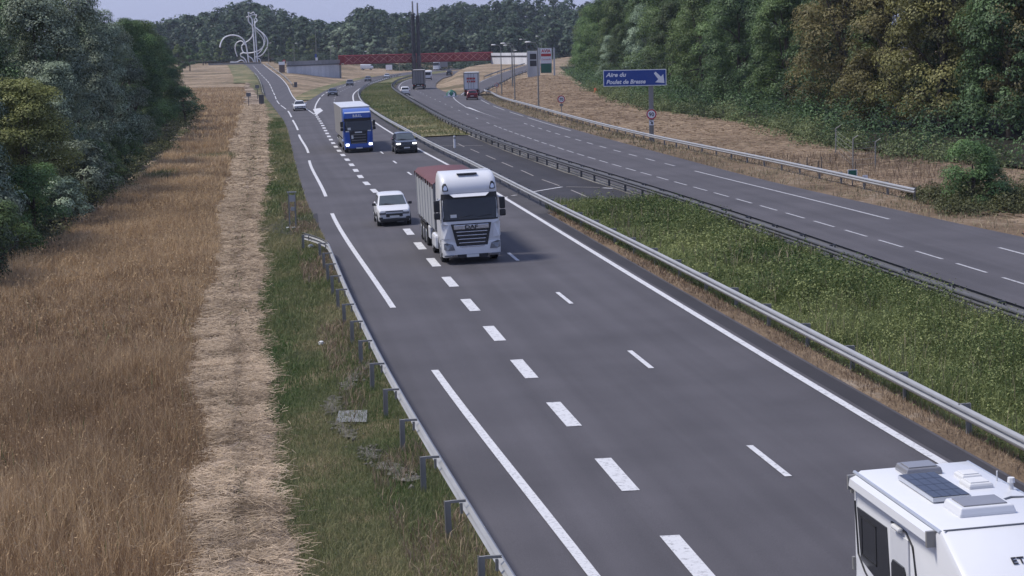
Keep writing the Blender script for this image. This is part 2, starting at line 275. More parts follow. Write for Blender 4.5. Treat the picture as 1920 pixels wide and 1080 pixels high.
M['wood'] = paint('weathered_wood', (.16,.13,.1), .9, var=.25, scale=4); M['bark'] = paint('bark', (.075,.06,.048), .95, var=.35, scale=3); M['bark_pale'] = paint('pale_bark', (.3,.29,.27), .9, var=.3, scale=2); M['orange'] = paint('orange_plastic', (.6,.12,.03), .5); M['solar'] = paint('solar_cells', (.02,.026,.045), .2, 0, .6, var=.2, scale=6); M['rooflight'] = paint('tinted_rooflight', (.2,.2,.215), .2, 0, .6, var=.12)
# foliage
M['lf_dark'] = leafmat('leaf_dark_green', (.02,.042,.018), (.14,.215,.09)); M['lf_mid'] = leafmat('leaf_mid_green', (.028,.056,.018), (.185,.27,.1)); M['lf_silver'] = leafmat('leaf_silver_green', (.05,.08,.048), (.34,.41,.28), .6, .15)
M['lf_yellow'] = leafmat('leaf_yellow_green', (.07,.08,.024), (.3,.295,.1)); M['lf_rust'] = leafmat('leaf_parched_olive', (.045,.046,.016), (.28,.25,.1)); M['lf_far'] = leafmat('leaf_far_wood', (.012,.03,.018), (.085,.135,.075), objvar=.1); M['lf_bramble'] = leafmat('leaf_bramble', (.04,.056,.024), (.19,.21,.09))
M['gr_tall'] = leafmat('tall_dry_grass', (.2,.132,.075), (.82,.64,.4), .8, .2, .0, (.5,.355,.205)); M['gr_straw'] = leafmat('cut_straw', (.14,.1,.062), (.75,.59,.42), .8, .15, .0); M['gr_green'] = leafmat('short_green_grass', (.06,.115,.03), (.34,.29,.16), .7, .25, 0.0); M['gr_weed'] = leafmat('weed_leaves', (.042,.08,.02), (.34,.37,.15), .65, .25, 0.0); M['gr_pale'] = leafmat('pale_verge_grass', (.13,.125,.07), (.42,.35,.23), .8, .2, 0.0); M['gr_brown'] = leafmat('dead_brown_grass', (.14,.095,.065), (.42,.32,.22), .8, .2, 0.0)
# ------------------------------------------------------------------ ground, carriageways, verges
def grid_sheet(name, X, Y, z, mat, uv=None):
    n, m = X.shape; v = np.stack([X, Y, z], -1).reshape(-1, 3); i = np.arange(n*m).reshape(n, m)
    q = np.stack([i[:-1,:-1], i[:-1,1:], i[1:,1:], i[1:,:-1]], -1).reshape(-1, 4)
    me = arr_mesh(name, v, q, mat=mat)
    if uv is not None:
        l = me.uv_layers.new(name='UVMap'); li = np.zeros(len(me.loops), np.int32); me.loops.foreach_get('vertex_index', li); l.data.foreach_set('uv', uv.reshape(-1, 2)[li].astype(np.float32).ravel())
    me.polygons.foreach_set('use_smooth', [True] * len(me.polygons))
    return struct(link(name, me))
def strip(name, xl, xr, Y0, Y1, mat, zo, dY=2.0, nx=6, amp=0.0, nsc=.6, jit=0.0, parent=None):
    Y = np.arange(Y0, Y1 + dY*.5, dY); t = np.linspace(0, 1, nx)
    L, Rr = xl(Y), xr(Y)
    if jit: L = L + jit*(fbm(Y, Y*0+3, 3.0)-.5)*2; Rr = Rr + jit*(fbm(Y, Y*0+31, 2.5)-.5)*2
    X = L[:, None]*(1-t) + Rr[:, None]*t; YY = np.repeat(Y[:, None], nx, 1); z = Z(X, YY) + zo
    if amp: z = z + amp*(fbm(X, YY, nsc)-.35)*np.minimum(1, 4*np.minimum(t, 1-t))
    o = grid_sheet(name, X, YY, z, mat, np.stack([X - xA(YY), YY], -1))
    if parent: o.parent = parent
    return o
u = np.linspace(-1, 1, 321); gx = np.sign(u)*(150*np.abs(u) + 1350*np.abs(u)**5)
gy = np.concatenate([np.arange(-40, 420, 3.0), np.arange(420, 900, 5), np.arange(900, 1400, 12), np.linspace(1400, 3500, 20)])
GX, GY = np.meshgrid(gx, gy)
grid_sheet('ground', GX, GY, Z(GX, GY) - .12 + .12*(fbm(GX, GY, 9.0)-.5)*(GY > 150), M['dry'])

RO = .045                                                             # carriageways lie a little proud of the verges
road = strip('motorway_carriageway', off(xC, -.25), off(xA, .9), 12, 262, M['asphalt'], RO, nx=10)
road_far = strip('motorway_carriageway', xML, off(xA, .9), 254, 880, M['asphalt'], RO + .004, 4, nx=8)
ramp_l = strip('slip_road', xF, off(xC, .2), 12, 250, M['asphalt'], RO - .004, nx=6)
strip('slip_road', xF, xRR, 246, 752, M['asphalt'], RO - .002, 3, nx=5)
rroad = strip('opposite_carriageway', off(xG, .55), xH, 30, 322, M['asphalt_right'], RO, nx=10)
rroad_far = strip('opposite_carriageway', off(xG, .55), xRE, 318, 880, M['asphalt_right'], RO + .004, 4, nx=8)
rramp = strip('exit_slip_road', xRL, xH, 314, 622, M['asphalt_right'], RO + .002, 3, nx=6)
strip('shoulder_strip', off(xA, .26), off(xA, .8), 12, 97, M['asphalt_dark'], RO + .008, nx=3, jit=.04)
strip('shoulder_strip', off(xA, .26), off(xB, .35), 96, 520, M['shoulder'], RO + .010, nx=4, jit=.04)
strip('gutter', off(xA, .72), off(xB, .5), 12, 98, M['gutter'], .03, 1.5, 8, .05, .5, .08)
strip('tall_grass_field', xTL, off(xSL, .2), 16, 430, M['field'], -.05, 2, 12, .1, 3, .4)
strip('mown_strip', xSL, xSR, 14, 470, M['straw'], .02, .5, 16, .22, .8, .35)
strip('left_verge', off(xSR, -.15), xF, 14, 470, M['verge'], .0, 1, 12, .1, 1.1, .12)
strip('left_verge', off(xF, -7), xF, 466, 740, M['median_far'], .02, 4, 5)
strip('median_verge', off(xB, .2), off(xG, .35), 20, 98, M['median_turf'], -.02, 1, 16, .2, 1.5)
crossing = strip('median_crossing', off(xB, .15), off(xG, .1), 95, 178, M['asphalt_dark'], .035, 1.5, 10)
strip('median_verge', off(xB, .2), off(xG, .2), 176.5, 700, M['median_far'], .05, 2, 10, .3, 4)
strip('median_rail_footing', off(xG, -.35), off(xG, .6), 30, 240, M['gravel'], .05, 1, 4, .04, .5, .1)
strip('right_verge', off(xH, -.05), off(xI, .6), 60, 330, M['gutter'], .02, 1.5, 7, .12, 1.2, .1)
strip('gore_verge', off(xML, -3.5), xML, 318, 640, M['median_far'], .03, 4, 4, jit=.3)
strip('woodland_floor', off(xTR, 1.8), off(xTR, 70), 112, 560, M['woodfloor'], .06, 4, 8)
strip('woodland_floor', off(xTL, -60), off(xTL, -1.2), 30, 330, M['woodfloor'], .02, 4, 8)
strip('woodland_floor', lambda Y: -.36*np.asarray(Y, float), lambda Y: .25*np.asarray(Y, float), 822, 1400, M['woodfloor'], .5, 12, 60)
def patch(name, pts, mat, zo, parent=None):
    m = MB(); m.add([(x, y, float(Z(x, y)) + zo) for x, y in pts], [tuple(range(len(pts)))]); return struct(m.build(name, mat, parent))
patch('paved_pad', [(-13.2,94.5),(-12.6,101.5),(-11.0,103),(-10.2,96),(-9.6,90.6),(-10.6,90.8)], M['asphalt_dark'], .06)
patch('concrete_cover', [(-4.55,45.2),(-3.75,45.0),(-3.85,46.5),(-4.6,46.6)], M['concrete_dark'], .09)
def blob_strip(name, pts, wd, mat, zo):
    pts = np.array(pts, float); n = 40; t = np.linspace(0, len(pts)-1, n); x = np.interp(t, range(len(pts)), pts[:,0]); y = np.interp(t, range(len(pts)), pts[:,1])
    x += .3*(fbm(t*9+pts[0,0]*7, t*0, 1.)-.5); ww = wd*(.35+1.3*fbm(t*14, t*0+pts[0,1], 1.))*np.minimum(1, 8*np.minimum(t, len(pts)-1-t)/(len(pts)-1)+.15)
    X = np.stack([x-ww, x-ww*.3, x+ww*.3, x+ww], 1); YY = np.repeat(y[:,None], 4, 1); return grid_sheet(name, X, YY, Z(X, YY)+zo+.02*fbm(X, YY, .3), mat)
for pts_, w__ in (([(-4.3,53.8),(-4.62,51.6),(-4.72,49.4)], .17), ([(-4.85,48.8),(-4.9,47.4),(-4.72,46.4)], .2), ([(-4.5,45.4),(-4.25,44.2),(-3.95,43.2)], .12), ([(-3.6,42.2),(-3.25,41.0)], .1), ([(-3.0,40.6),(-2.6,39.4),(-2.25,38.6)], .26)): blob_strip('gravel_patch', pts_, w__, M['gravel'], .07)

gxs, gys = [], []
for pts_ in ([(-4.3,53.8),(-4.72,49.4)], [(-4.85,48.8),(-4.72,46.4)], [(-4.5,45.4),(-3.95,43.2)], [(-3.6,42.2),(-3.25,41.0)], [(-3.0,40.6),(-2.25,38.6)]):
    tt = rng.random(120); gxs.append(pts_[0][0]+(pts_[1][0]-pts_[0][0])*tt+rng.normal(0,.15,120)); gys.append(pts_[0][1]+(pts_[1][1]-pts_[0][1])*tt+rng.normal(0,.25,120))
gxs, gys = np.concatenate(gxs), np.concatenate(gys); ng = len(gxs); sz_ = .02+.075*rng.random(ng)**2; octa = np.array([(1,0,0),(0,1,0),(-1,0,0),(0,-1,0),(0,0,.7),(0,0,-.5)]); ang = rng.uniform(0,6.28,ng)
ov = octa[None]*(1+.35*rng.normal(size=(ng,6,1)))*sz_[:,None,None]; rv = np.stack([ov[...,0]*np.cos(ang)[:,None]-ov[...,1]*np.sin(ang)[:,None], ov[...,0]*np.sin(ang)[:,None]+ov[...,1]*np.cos(ang)[:,None], ov[...,2]], -1)+np.stack([gxs,gys,Z(gxs,gys)+.06],1)[:,None]
stuff(tag(link('loose_stones', arr_mesh('loose_stones', rv.reshape(-1,3), tris=(np.arange(ng)[:,None,None]*6+np.array([(0,1,4),(1,2,4),(2,3,4),(3,0,4),(1,0,5),(2,1,5),(3,2,5),(0,3,5)])[None]).reshape(-1,3), mat=M['gravel'])), 'loose pale stones in a broken line across the green verge', 'gravel'))
# painted markings, each a sheet of its own on its carriageway
def mark(parent, fn, Y0, Y1, wd, name='lane_dash', mat='line', zo=.012, n=None):
    n = n or max(2, int((Y1-Y0)/3)+1); Y = np.linspace(Y0, Y1, n); x = fn(Y); sl = np.gradient(x, Y); k = np.sqrt(1+sl*sl)*wd/2
    X = np.stack([x-k, x+k], 1); YY = np.stack([Y, Y], 1); o = grid_sheet(name, X, YY, Z(X, YY)+RO+zo, M[mat]); del o['kind']; o.parent = parent; return o
for k in range(-2, 35): mark(road, xC, 32.1+6.5*k-1.7, 32.1+6.5*k+1.3, .37)
for k in range(-1, 33):
    y = 38.9+13*k; mark(road if y < 250 else road_far, xD, y-1.5, y+1.5, .15, zo=.016)
def cdash(Y0, Y1, st, ln): return [(a, min(a+ln, Y1)) for a in np.arange(Y0, Y1, st)]
for a, b in [(14,51.9),(64.7,102.4),(114.1,150.5),(161,195),(205.6,234.5),(244,268)] + cdash(276, 700, 26, 19): mark(ramp_l, xE, a, b, .21 if a < 270 else .16)
for a, b in cdash(12, 640, 60, 60): mark(road if a < 230 else road_far, xA, a, b, .22, 'edge_line', zo=.016)
xeL = curve((-26.4,250),(-29.2,276),(-33.1,320),(-36.2,361),(-39.4,428),(-42.2,500),(-44,560)); mark(road_far, xeL, 250, 330, .2, 'edge_line', zo=.016); [mark(road_far, xeL, a, b, .15) for a, b in cdash(340, 540, 26, 19)]
mark(ramp_l, off(xRR, -.15), 250, 720, .18, 'edge_line', zo=.014)
m = MB(); m.add([(x, y, float(Z(x, y))+RO+.018) for x, y in ((-25.9,246),(-28.9,270),(-28.2,273.5),(-26.6,262))], [(0,1,2,3)]); m.build('chevron_tip', M['line'], road_far)
xG1, xGs = off(xG, 4.4), off(xG, 8.05)
for k in range(0, 34): mark(rroad, xG1, 49.5+4.33*k+.0, 49.5+4.33*k+2.9, .13, mat='line_faint')
for a, b in cdash(200, 560, 13, 3): mark(rroad if a < 315 else rroad_far, xG1 if a < 300 else off(xG, 4.3), a, b, .13, mat='line_faint')
for a, b in [(45,74.6),(87.1,121.8)]: mark(rroad, xGs, a, b, .16, mat='line_faint')
for k in range(0, 13): mark(rroad, xGs, 127+5.75*k, 129.8+5.75*k, .15, mat='line_faint')
xch = off(xH, -.75)
for a, b in [(180,213),(217,232),(238,255),(262,285)]: mark(rroad, xch, a, b, .15, mat='line_faint')
m = MB(); m.add([(x, y, float(Z(x, y))+RO+.014) for x, y in ((-.7,209),(-5.9,252),(-5.2,250),(-3.4,232))], [(0,1,2,3)]); m.build('chevron_tip', M['line'], rroad)
mark(rroad, curve((-5.8,252),(-7.8,280),(-9.0,305),(-9.0,316)), 250, 316, .16, 'edge_line', 'line_faint'); mark(rramp, off(xRL, .3), 318, 600, .15, 'edge_line', 'line_faint', zo=.016); mark(rroad_far, off(xG, 1.2), 300, 620, .15, 'edge_line', 'line_faint', zo=.014)
def bar(parent, p, q, wd, mat='line_worn', name='cross_line'):
    p, q = Vector(p), Vector(q); d = (q-p).normalized(); nn = Vector((-d.y, d.x))*wd/2
    m = MB(); m.add([(c.x, c.y, float(Z(c.x, c.y))+.055) for c in (p-nn, q-nn, q+nn, p+nn)], [(0,1,2,3)]); m.build(name, M[mat], parent)
def gp(px, py):                                                        # where a sight line from the camera mast meets the ground
    a0 = (px-960)/F_PX; b0 = (540-py)/F_PX; a = a0*cos(ROLL)+b0*sin(ROLL); b = -a0*sin(ROLL)+b0*cos(ROLL)
    Yr = np.arange(20, 900, .1); dy = cos(PITCH)+b*sin(PITCH); dz = -sin(PITCH)+b*cos(PITCH)
    i = np.argmax(CAM_H + dz/dy*Yr - Z(a/dy*Yr, Yr) <= 0); return float(a/dy*Yr[i]), float(Yr[i])
for p, q in (((995,362),(1054,352)),((944,373),(968,367)),((922,271),(960,268)),((1130,354),(1182,357))): bar(crossing, gp(*p), gp(*q), .22, 'line')
bar(crossing, gp(800,275), gp(905,274), .2); bar(crossing, gp(1062,352), gp(1125,353), .16)
for a, b in cdash(104, 168, 9, 5.5):
    mid = lambda Y: xB(Y)*.45 + xG(Y)*.55 + .3*(fbm(Y, np.asarray(Y)*0, 2.)-.5)
    mark(crossing, mid, a, b, .1, 'worn_line', 'line_worn', .002)

# ------------------------------------------------------------------ crash barriers
WP = [(0,.0),(.035,.03),(.06,.06),(.06,.10),(.02,.135),(0,.155),(.02,.175),(.06,.21),(.06,.25),(.035,.28),(0,.31)]
def wbeam(fn, Ya, Yb, side, zc, dY=2.0, flare=None):
    Y = np.arange(Ya, Yb+.01, dY); x = fn(Y)
    if flare is not None: x = x + flare(Y)
    sl = np.gradient(x, Y); m = MB(); n = len(WP); v = []; fc = []
    for i, (xx, yy, s_) in enumerate(zip(x, Y, sl)):
        zz = float(Z(xx, yy)); c = 1/math.sqrt(1+s_*s_)
        for d, h in WP: v.append((xx + side*d*c, yy - side*d*c*s_*1.0, zz + zc - .155 + h))
        for d, h in reversed(WP): v.append((xx + side*(d-.012)*c, yy - side*(d-.012)*c*s_, zz + zc - .155 + h))
    k = 2*n
    for i in range(len(Y)-1):
        for j in range(k): fc.append((i*k+j, i*k+(j+1) % k, (i+1)*k+(j+1) % k, (i+1)*k+j))
    fc.append(tuple(range(k))); fc.append(tuple((len(Y)-1)*k+j for j in range(k)))
    return m.add(v, fc)
def post_mesh(h, mat, d=.12, spacer=.14, side=1):
    m = MB(); m.box((-side*(spacer+d/2), 0, h/2-.2), (d, .055, h+.4)); m.box((-side*(spacer+d-.01), 0, h/2-.2), (.02, .1, h+.4))
    if spacer > .05: m.box((-side*spacer/2, 0, h-.02), (spacer, .05, .05)); m.box((-side*(spacer*.3), 0, h-.17), (.05, .07, .2))
    return m.mesh('post', mat)
def barrier(name, label, fn, Ya, Yb, side, mat, step=4.0, Ypost=330, zc=.6, spacer=.14, double=False, flare=None, dY=2.0):
    t = thing(name, label, 'crash barrier', (0,0,0))
    wbeam(fn, Ya, Yb, side, zc, dY, flare).build('beam', mat, t, smooth=40)
    if double: wbeam(off(fn, -side*.42), Ya, Yb, -side, zc, dY).build('beam', mat, t, smooth=40)
    pm = post_mesh(zc+.16, mat if mat != M['galv'] else M['galv_mid'], spacer=spacer, side=side)
    y = Ya + .6
    while y < Yb:
        x = float(fn(y) + (flare(np.array(y)) if flare is not None else 0)); o = link('post', pm, t, (x, y, float(Z(x, y)))); o.rotation_euler = (random.gauss(0,.012), random.gauss(0,.015), heading(fn, y))
        y += step*(1 if y < Ypost else 3) + random.gauss(0, .06)
    return t
barrier('crash_barrier', 'galvanised single rail barrier on spacer posts beside the green left verge', off(xF, -.22), 14, 86, 1, M['galv'], 3.9, spacer=.3, flare=lambda Y: -.05*np.clip(Y-80.5,0,9)**1.75, dY=1.0)
barrier('crash_barrier', 'bright galvanised barrier along the weedy median beside the solid white edge line', xB, 20, 620, -1, M['galv'], 4.0, spacer=.16)
barrier('crash_barrier', 'dark weathered double-sided median barrier beside the opposite carriageway', xG, 34, 600, 1, M['galv_dull'], 4.0, spacer=.13, double=True, zc=.66)
barrier('crash_barrier', 'pale barrier between the opposite carriageway and the dry meadow', xI, 96, 547, -1, M['galv'], 4.0, 300, spacer=.14)
barrier('crash_barrier', 'barrier between the climbing slip road and its left grass bank', off(xF, -.3), 352, 560, 1, M['galv_mid'], 8, 300)
barrier('crash_barrier', 'barrier on the bank side of the slip road leading up to the tubular sculpture', off(xRR, .8), 420, 720, -1, M['galv_mid'], 8, 300)
barrier('crash_barrier', 'short parapet barrier on the inner edge of the exit ramp', off(xRL, -.4), 440, 596, 1, M['galv_mid'], 8, 300)

# ------------------------------------------------------------------ foliage builders
def leaf_quads(c, nrm, size, asp=.55):
    """rhombic leaves at centres c with normals nrm"""
    n = len(c); r = rng.normal(size=(n,3)); a = np.cross(nrm, r); a /= np.linalg.norm(a, axis=1)[:,None]+1e-9; b = np.cross(nrm, a)
    s = size[:,None]; droop = nrm*s*.12
    v = np.stack([c-a*s*.5-droop, c-b*s*.5*asp, c+a*s*.5-droop, c+b*s*.5*asp], 1).reshape(-1,3); return v, np.arange(4*n).reshape(-1,4)
def unit(n): v = rng.normal(size=(n,3)); return v/np.linalg.norm(v, axis=1)[:,None]
def crown_points(h, r, base, nclump, nleaf, shape=1.0, cr=(.16,.3)):
    """clumps of leaves scattered through an uneven crown; returns leaf centres, normals, tints"""
    up = rng.random(nclump)**.85; zc = (base+h)/2; a = rng.uniform(0, 2*pi, nclump); prof = np.minimum(1, (up+.12)/.3)**.5*np.clip(1.04-up, 0, 1)**(.3+.25*shape)
    lob = 1+.16*np.sin(2*a+rng.uniform(0,6))+.12*np.sin(3*a+5*up+rng.uniform(0,6)); rad = r*prof*lob*(.5+.5*rng.random(nclump)**.5)
    P = np.stack([np.cos(a)*rad, np.sin(a)*rad, base+(h-base)*(.04+.93*up)], 1)
    R_ = r*rng.uniform(cr[0], cr[1], nclump); w_ = R_**2; idx = rng.choice(nclump, nleaf, p=w_/w_.sum()); o = unit(nleaf); o[:,2] = np.where(o[:,2] < -.3, -o[:,2], o[:,2])
    rr = R_[idx]*(.55+.5*rng.random(nleaf)**.6); c = P[idx] + o*rr[:,None]*np.array([1.1,1.1,.88])
    out = P[idx]-np.array([0,0,zc]); out /= np.linalg.norm(out, axis=1)[:,None]+1e-6
    nn = .85*o+.2*out+.3*unit(nleaf)+np.array([0,0,.25]); nn /= np.linalg.norm(nn, axis=1)[:,None]
    return c, nn, np.clip(.48+.2*rng.normal(size=nclump)[idx]+.22*rng.normal(size=nleaf), 0, 1), P
def make_tree(name, h, r, base, nclump, nleaf, leaf, shape=1.0, lean=0.0, cr=(.16,.3)):
    c, nn, ti, P = crown_points(h, r, base, nclump, nleaf, shape, cr); v, q = leaf_quads(c, nn, leaf*rng.uniform(.7,1.35,nleaf))
    crown = arr_mesh('crown', v, q, mat=M['lf_mid'], tint=np.repeat(ti,4))
    m = MB(); tr = max(.1, r*.05); m.tube([(0,0,-.3),(.05*r,0,h*.18),(0,.04*r,h*.4),(lean,0,h*.7)], [tr*1.3,tr,tr*.75,tr*.35], 8)
    for k in range(9):
        p = P[rng.integers(len(P))]; z0 = h*(.2+.4*rng.random()); m.tube([(0,0,z0),(p[0]*.5,p[1]*.5,(z0+p[2])/2+.3),tuple(p)], [tr*.45,tr*.3,tr*.1], 5)
    return crown, m.mesh('trunk', M['bark'], 60)
NL = [make_tree('t', 13, 4.5, .2, 95, 30000, .19, .9), make_tree('t', 13.5, 4.2, .2, 110, 30000, .18, 1.0), make_tree('t', 15, 4.4, .4, 100, 30000, .19, .7)]
SH = [make_tree('s', 3.4, 2.0, .05, 26, 7000, .14, .7, cr=(.22,.4)), make_tree('s', 3.8, 2.1, .05, 30, 7000, .13, .6, cr=(.22,.4))]
NR = [make_tree('t', 17, 6.0, .3, 120, 30000, .27, .8), make_tree('t', 18, 6.4, .8, 130, 30000, .27, .6), make_tree('t', 16, 5.4, .1, 105, 27000, .27, .9)]
FT = [make_tree('t', 13, 4.8, .5, 40, 3200, .62, .8), make_tree('t', 14, 4.6, .5, 44, 3200, .6, .9)]
def place_tree(proto, x, y, s, leafm, name, label, group, sz=None, bark=None, cat='tree'):
    t = thing(name, label, cat, (x, y, float(Z(x, y))-.08), random.uniform(0, 2*pi), group); t.scale = (s, s, sz or s)
    for nm, me in (('crown', proto[0]), ('trunk', proto[1])):
        o = link(nm, me, t)
        if nm == 'crown': o.material_slots[0].link = 'OBJECT'; o.material_slots[0].material = M[leafm]
        elif bark: o.material_slots[0].link = 'OBJECT'; o.material_slots[0].material = M[bark]
    return t
# wood on the left
LB = {'lf_silver': ('silver_poplar_tree', 'grey-green silvery leaved tree in the wood beside the tall brown grass'), 'lf_dark': ('dark_tree', 'dark green dense tree in the wood beside the tall brown grass'), 'lf_mid': ('green_tree', 'mid green leafy tree in the wood beside the tall brown grass')}
left = [(-28.2,90,.9,.86,'lf_silver'),(-31,104,1.0,.98,'lf_dark'),(-25.2,76,.62,.55,'lf_mid'),(-30.5,119,.95,1.0,'lf_silver'),(-27.6,112,.62,.66,'lf_silver'),(-31.5,133,.85,.93,'lf_silver'),(-35,128,1.1,1.08,'lf_dark'),(-33.2,148,.85,.95,'lf_silver'),(-38.5,150,1.1,1.02,'lf_dark'),(-35.2,162,.8,.9,'lf_silver'),(-40,172,1.0,.95,'lf_dark'),(-37.2,180,.78,.84,'lf_dark'),(-40.2,197,.85,.9,'lf_mid'),(-44.5,190,1.0,.92,'lf_dark'),(-42.2,213,.9,.86,'lf_mid'),(-44.6,231,.85,.8,'lf_dark'),(-50,240,.95,.85,'lf_mid'),(-47.8,251,.8,.76,'lf_dark'),(-51.6,272,.8,.74,'lf_mid'),(-41.2,205,.6,.55,'lf_dark'),(-46.4,241,.55,.5,'lf_dark'),(-34,100,1.1,1.05,'lf_dark'),(-37.5,112,1.15,1.05,'lf_silver'),(-29.5,86,.9,.9,'lf_dark'),(-45,160,1.1,1.06,'lf_dark'),(-59,290,.8,.75,'lf_mid')]
for i, (x, y, s, sz, lm) in enumerate(left):
    nm, lb = LB[lm]; d = float(xTL(y))-x; row = 'at the front edge' if d < 4.6 else 'in the back row'; size = 'tall' if sz > .97 else 'low' if sz < .7 else 'medium'; wh = 'near the yellow-green tree' if y < 125 else 'halfway along the grass' if y < 205 else 'near the grass end'
    lb = f'{size} {lb.split(" in the wood")[0]} {row}, {wh}'; place_tree(NL[i % 3], x, y, s, lm, nm, lb, lb, sz)
place_tree(NL[0], -26.6, 99.5, .74, 'lf_yellow', 'acacia_tree', 'yellow-green rounded tree standing out among the darker wood on the left', None, .62)
place_tree(SH[0], -41.6, 234, 1.4, 'lf_dark', 'leaning_shrub', 'dark shrub reaching out over the brown grass at the end of the wood', None, 1.3, cat='shrub')
for x, y, s, lm in [(-22.6,80,.85,'lf_mid'),(-24.8,84,1.2,'lf_silver'),(-24.2,92,1.0,'lf_mid'),(-23.9,97,.8,'lf_silver'),(-25.6,109,1.15,'lf_silver'),(-27.2,118,1.0,'lf_mid'),(-27.8,124,.9,'lf_mid'),(-29.6,135,.85,'lf_dark'),(-31.2,147,.9,'lf_mid'),(-33.4,160,.8,'lf_dark'),(-35.2,172,.85,'lf_mid'),(-37.5,188,.9,'lf_dark'),(-22.4,73,.95,'lf_dark'),(-24,69,1.3,'lf_mid'),(-27,77,1.5,'lf_silver'),(-27.5,72,1.7,'lf_dark')]:
    k = {'lf_mid':'leafy green','lf_silver':'pale grey-green','lf_dark':'dark green'}[lm]
    place_tree(SH[random.randrange(2)], x, y, s, lm, 'roadside_shrub', f'{k} shrub at the wood edge {"just before" if y < 90 else "beside" if y < 112 else "beyond"} the yellow-green tree', f'{k} shrubs at the wood edge, {int(y > 89)+int(y > 111)}', cat='shrub')
# wood on the right
RB = {'lf_dark': ('dark_tree', 'dark green broadleaf tree in the wood behind the dry mown meadow'), 'lf_mid': ('green_tree', 'fresh green broadleaf tree in the wood behind the dry mown meadow'), 'lf_silver': ('willow_tree', 'pale grey-green willow in the wood behind the dry mown meadow'), 'lf_rust': ('parched_tree', 'olive brown parched tree in the wood behind the dry mown meadow')}
right = [(19,420,.8,.95,'lf_mid'),(21,395,.9,1.0,'lf_mid'),(20.5,360,.6,.62,'lf_silver'),(23,372,.85,1.05,'lf_mid'),(21.5,335,.62,.66,'lf_dark'),(25.5,340,1.0,1.1,'lf_mid'),(24,312,.75,.85,'lf_silver'),(27,300,1.0,1.1,'lf_mid'),(25.5,280,.85,.9,'lf_dark'),(29.5,268,1.05,1.1,'lf_mid'),(27.2,256,.85,.92,'lf_mid'),(30,240,1.0,1.05,'lf_mid'),(28.8,226,.8,.9,'lf_dark'),(33.5,214,1.05,1.1,'lf_dark'),(31.2,204,.85,.95,'lf_mid'),(35.5,196,1.0,1.05,'lf_dark'),(33.5,182,.9,.95,'lf_rust'),(35.5,170,.95,1.0,'lf_rust'),(39.5,176,1.05,1.1,'lf_mid'),(38.2,160,.95,1.0,'lf_rust'),(42.5,165,1.05,1.1,'lf_dark'),(42,152,.9,.98,'lf_dark'),(45.5,150,.95,1.02,'lf_rust'),(48,158,1.1,1.1,'lf_mid'),(50,148,1.0,1.05,'lf_rust'),(46,176,1.15,1.2,'lf_dark'),(38,208,1.15,1.2,'lf_dark'),(40,226,1.2,1.2,'lf_mid'),(35,250,1.2,1.2,'lf_dark'),(35,285,1.2,1.25,'lf_dark'),(31,320,1.15,1.2,'lf_dark'),(30,360,1.15,1.2,'lf_mid'),(28,400,1.1,1.15,'lf_dark'),(26,440,1.0,1.05,'lf_mid'),(30,470,1.05,1.1,'lf_dark'),(22,455,.8,.9,'lf_dark'),(53,172,1.2,1.2,'lf_dark'),(24,510,1.0,1.0,'lf_mid')]
for i, (x, y, s, sz, lm) in enumerate(right):
    nm, lb = RB[lm]; d = x-float(xTR(y)); row = 'front' if d < 11 else 'back'; wh = 'behind the wire fence' if y < 166 else 'right of the blue services sign' if y < 215 else 'behind the blue services sign' if y < 275 else 'beyond the blue services sign' if y < 345 else 'beside the fuel totems'
    lb = f'{"small " if sz < .8 else ""}{lb.split(" in the wood")[0]} in the {row} of the wood {wh}'; place_tree(NR[i % 3], x, y, s, lm, nm, lb, lb, sz, 'bark_pale' if lm == 'lf_silver' else None)
# single shrubs
place_tree(SH[1], 23.5, 92.0, .9, 'lf_mid', 'green_bush', 'tall fresh green bush standing in the brambles by the barrier end', None, .88, cat='bush')
place_tree(SH[0], 24.6, 92.6, .75, 'lf_mid', 'low_bush', 'lower leafy bush leaning against the tall fresh green bush', None, .6, cat='bush')
# brambles, undergrowth: uncountable
def thicket(name, label, xs, ys, hs, rs, n, leaf, lm):
    k = len(xs); idx = rng.integers(k, size=n); o = unit(n); o[:,2] = np.abs(o[:,2]); rr = (.6+.45*rng.random(n))
    c = np.stack([xs[idx]+o[:,0]*rs[idx]*rr, ys[idx]+o[:,1]*rs[idx]*rr*1.2, Z(xs[idx],ys[idx])+o[:,2]*hs[idx]*rr], 1)
    nn = .7*o+.5*unit(n)+np.array([0,0,.25]); nn /= np.linalg.norm(nn,axis=1)[:,None]; v, q = leaf_quads(c, nn, leaf*rng.uniform(.7,1.4,n))
    ti = np.clip(.45+.25*rng.normal(size=k)[idx]+.2*rng.normal(size=n),0,1); return stuff(tag(link(name, arr_mesh(name, v, q, mat=M[lm], tint=np.repeat(ti,4))), label, 'undergrowth'))
Yk = np.sort(rng.uniform(118, 330, 150)); xk = xTR(Yk)+rng.uniform(-.8,2.8,150); thicket('bramble_hedge', 'low bramble and weed hedge at the foot of the right wood', xk, Yk, rng.uniform(1.0,2.6,150), rng.uniform(.9,2.2,150), 32000, .2, 'lf_bramble')
xk = rng.uniform(21.8,36,120); Yk = 91+rng.uniform(-2.5,8,120)+(xk-22)*-.15; thicket('bramble_thicket', 'sprawling yellowish green bramble thicket around the tall bush by the barrier end', xk, Yk, rng.uniform(.7,1.6,120), rng.uniform(.7,1.5,120), 40000, .14, 'lf_bramble')
Yk = np.sort(rng.uniform(116, 470, 260)); xk = xTR(Yk)+rng.uniform(1.5,9,260); thicket('wood_edge_bushes', 'dark bushes filling the foot of the right wood behind the bramble hedge', xk, Yk, rng.uniform(1.8,4.8,260), rng.uniform(1.3,2.8,260), 52000, .26, 'lf_dark')
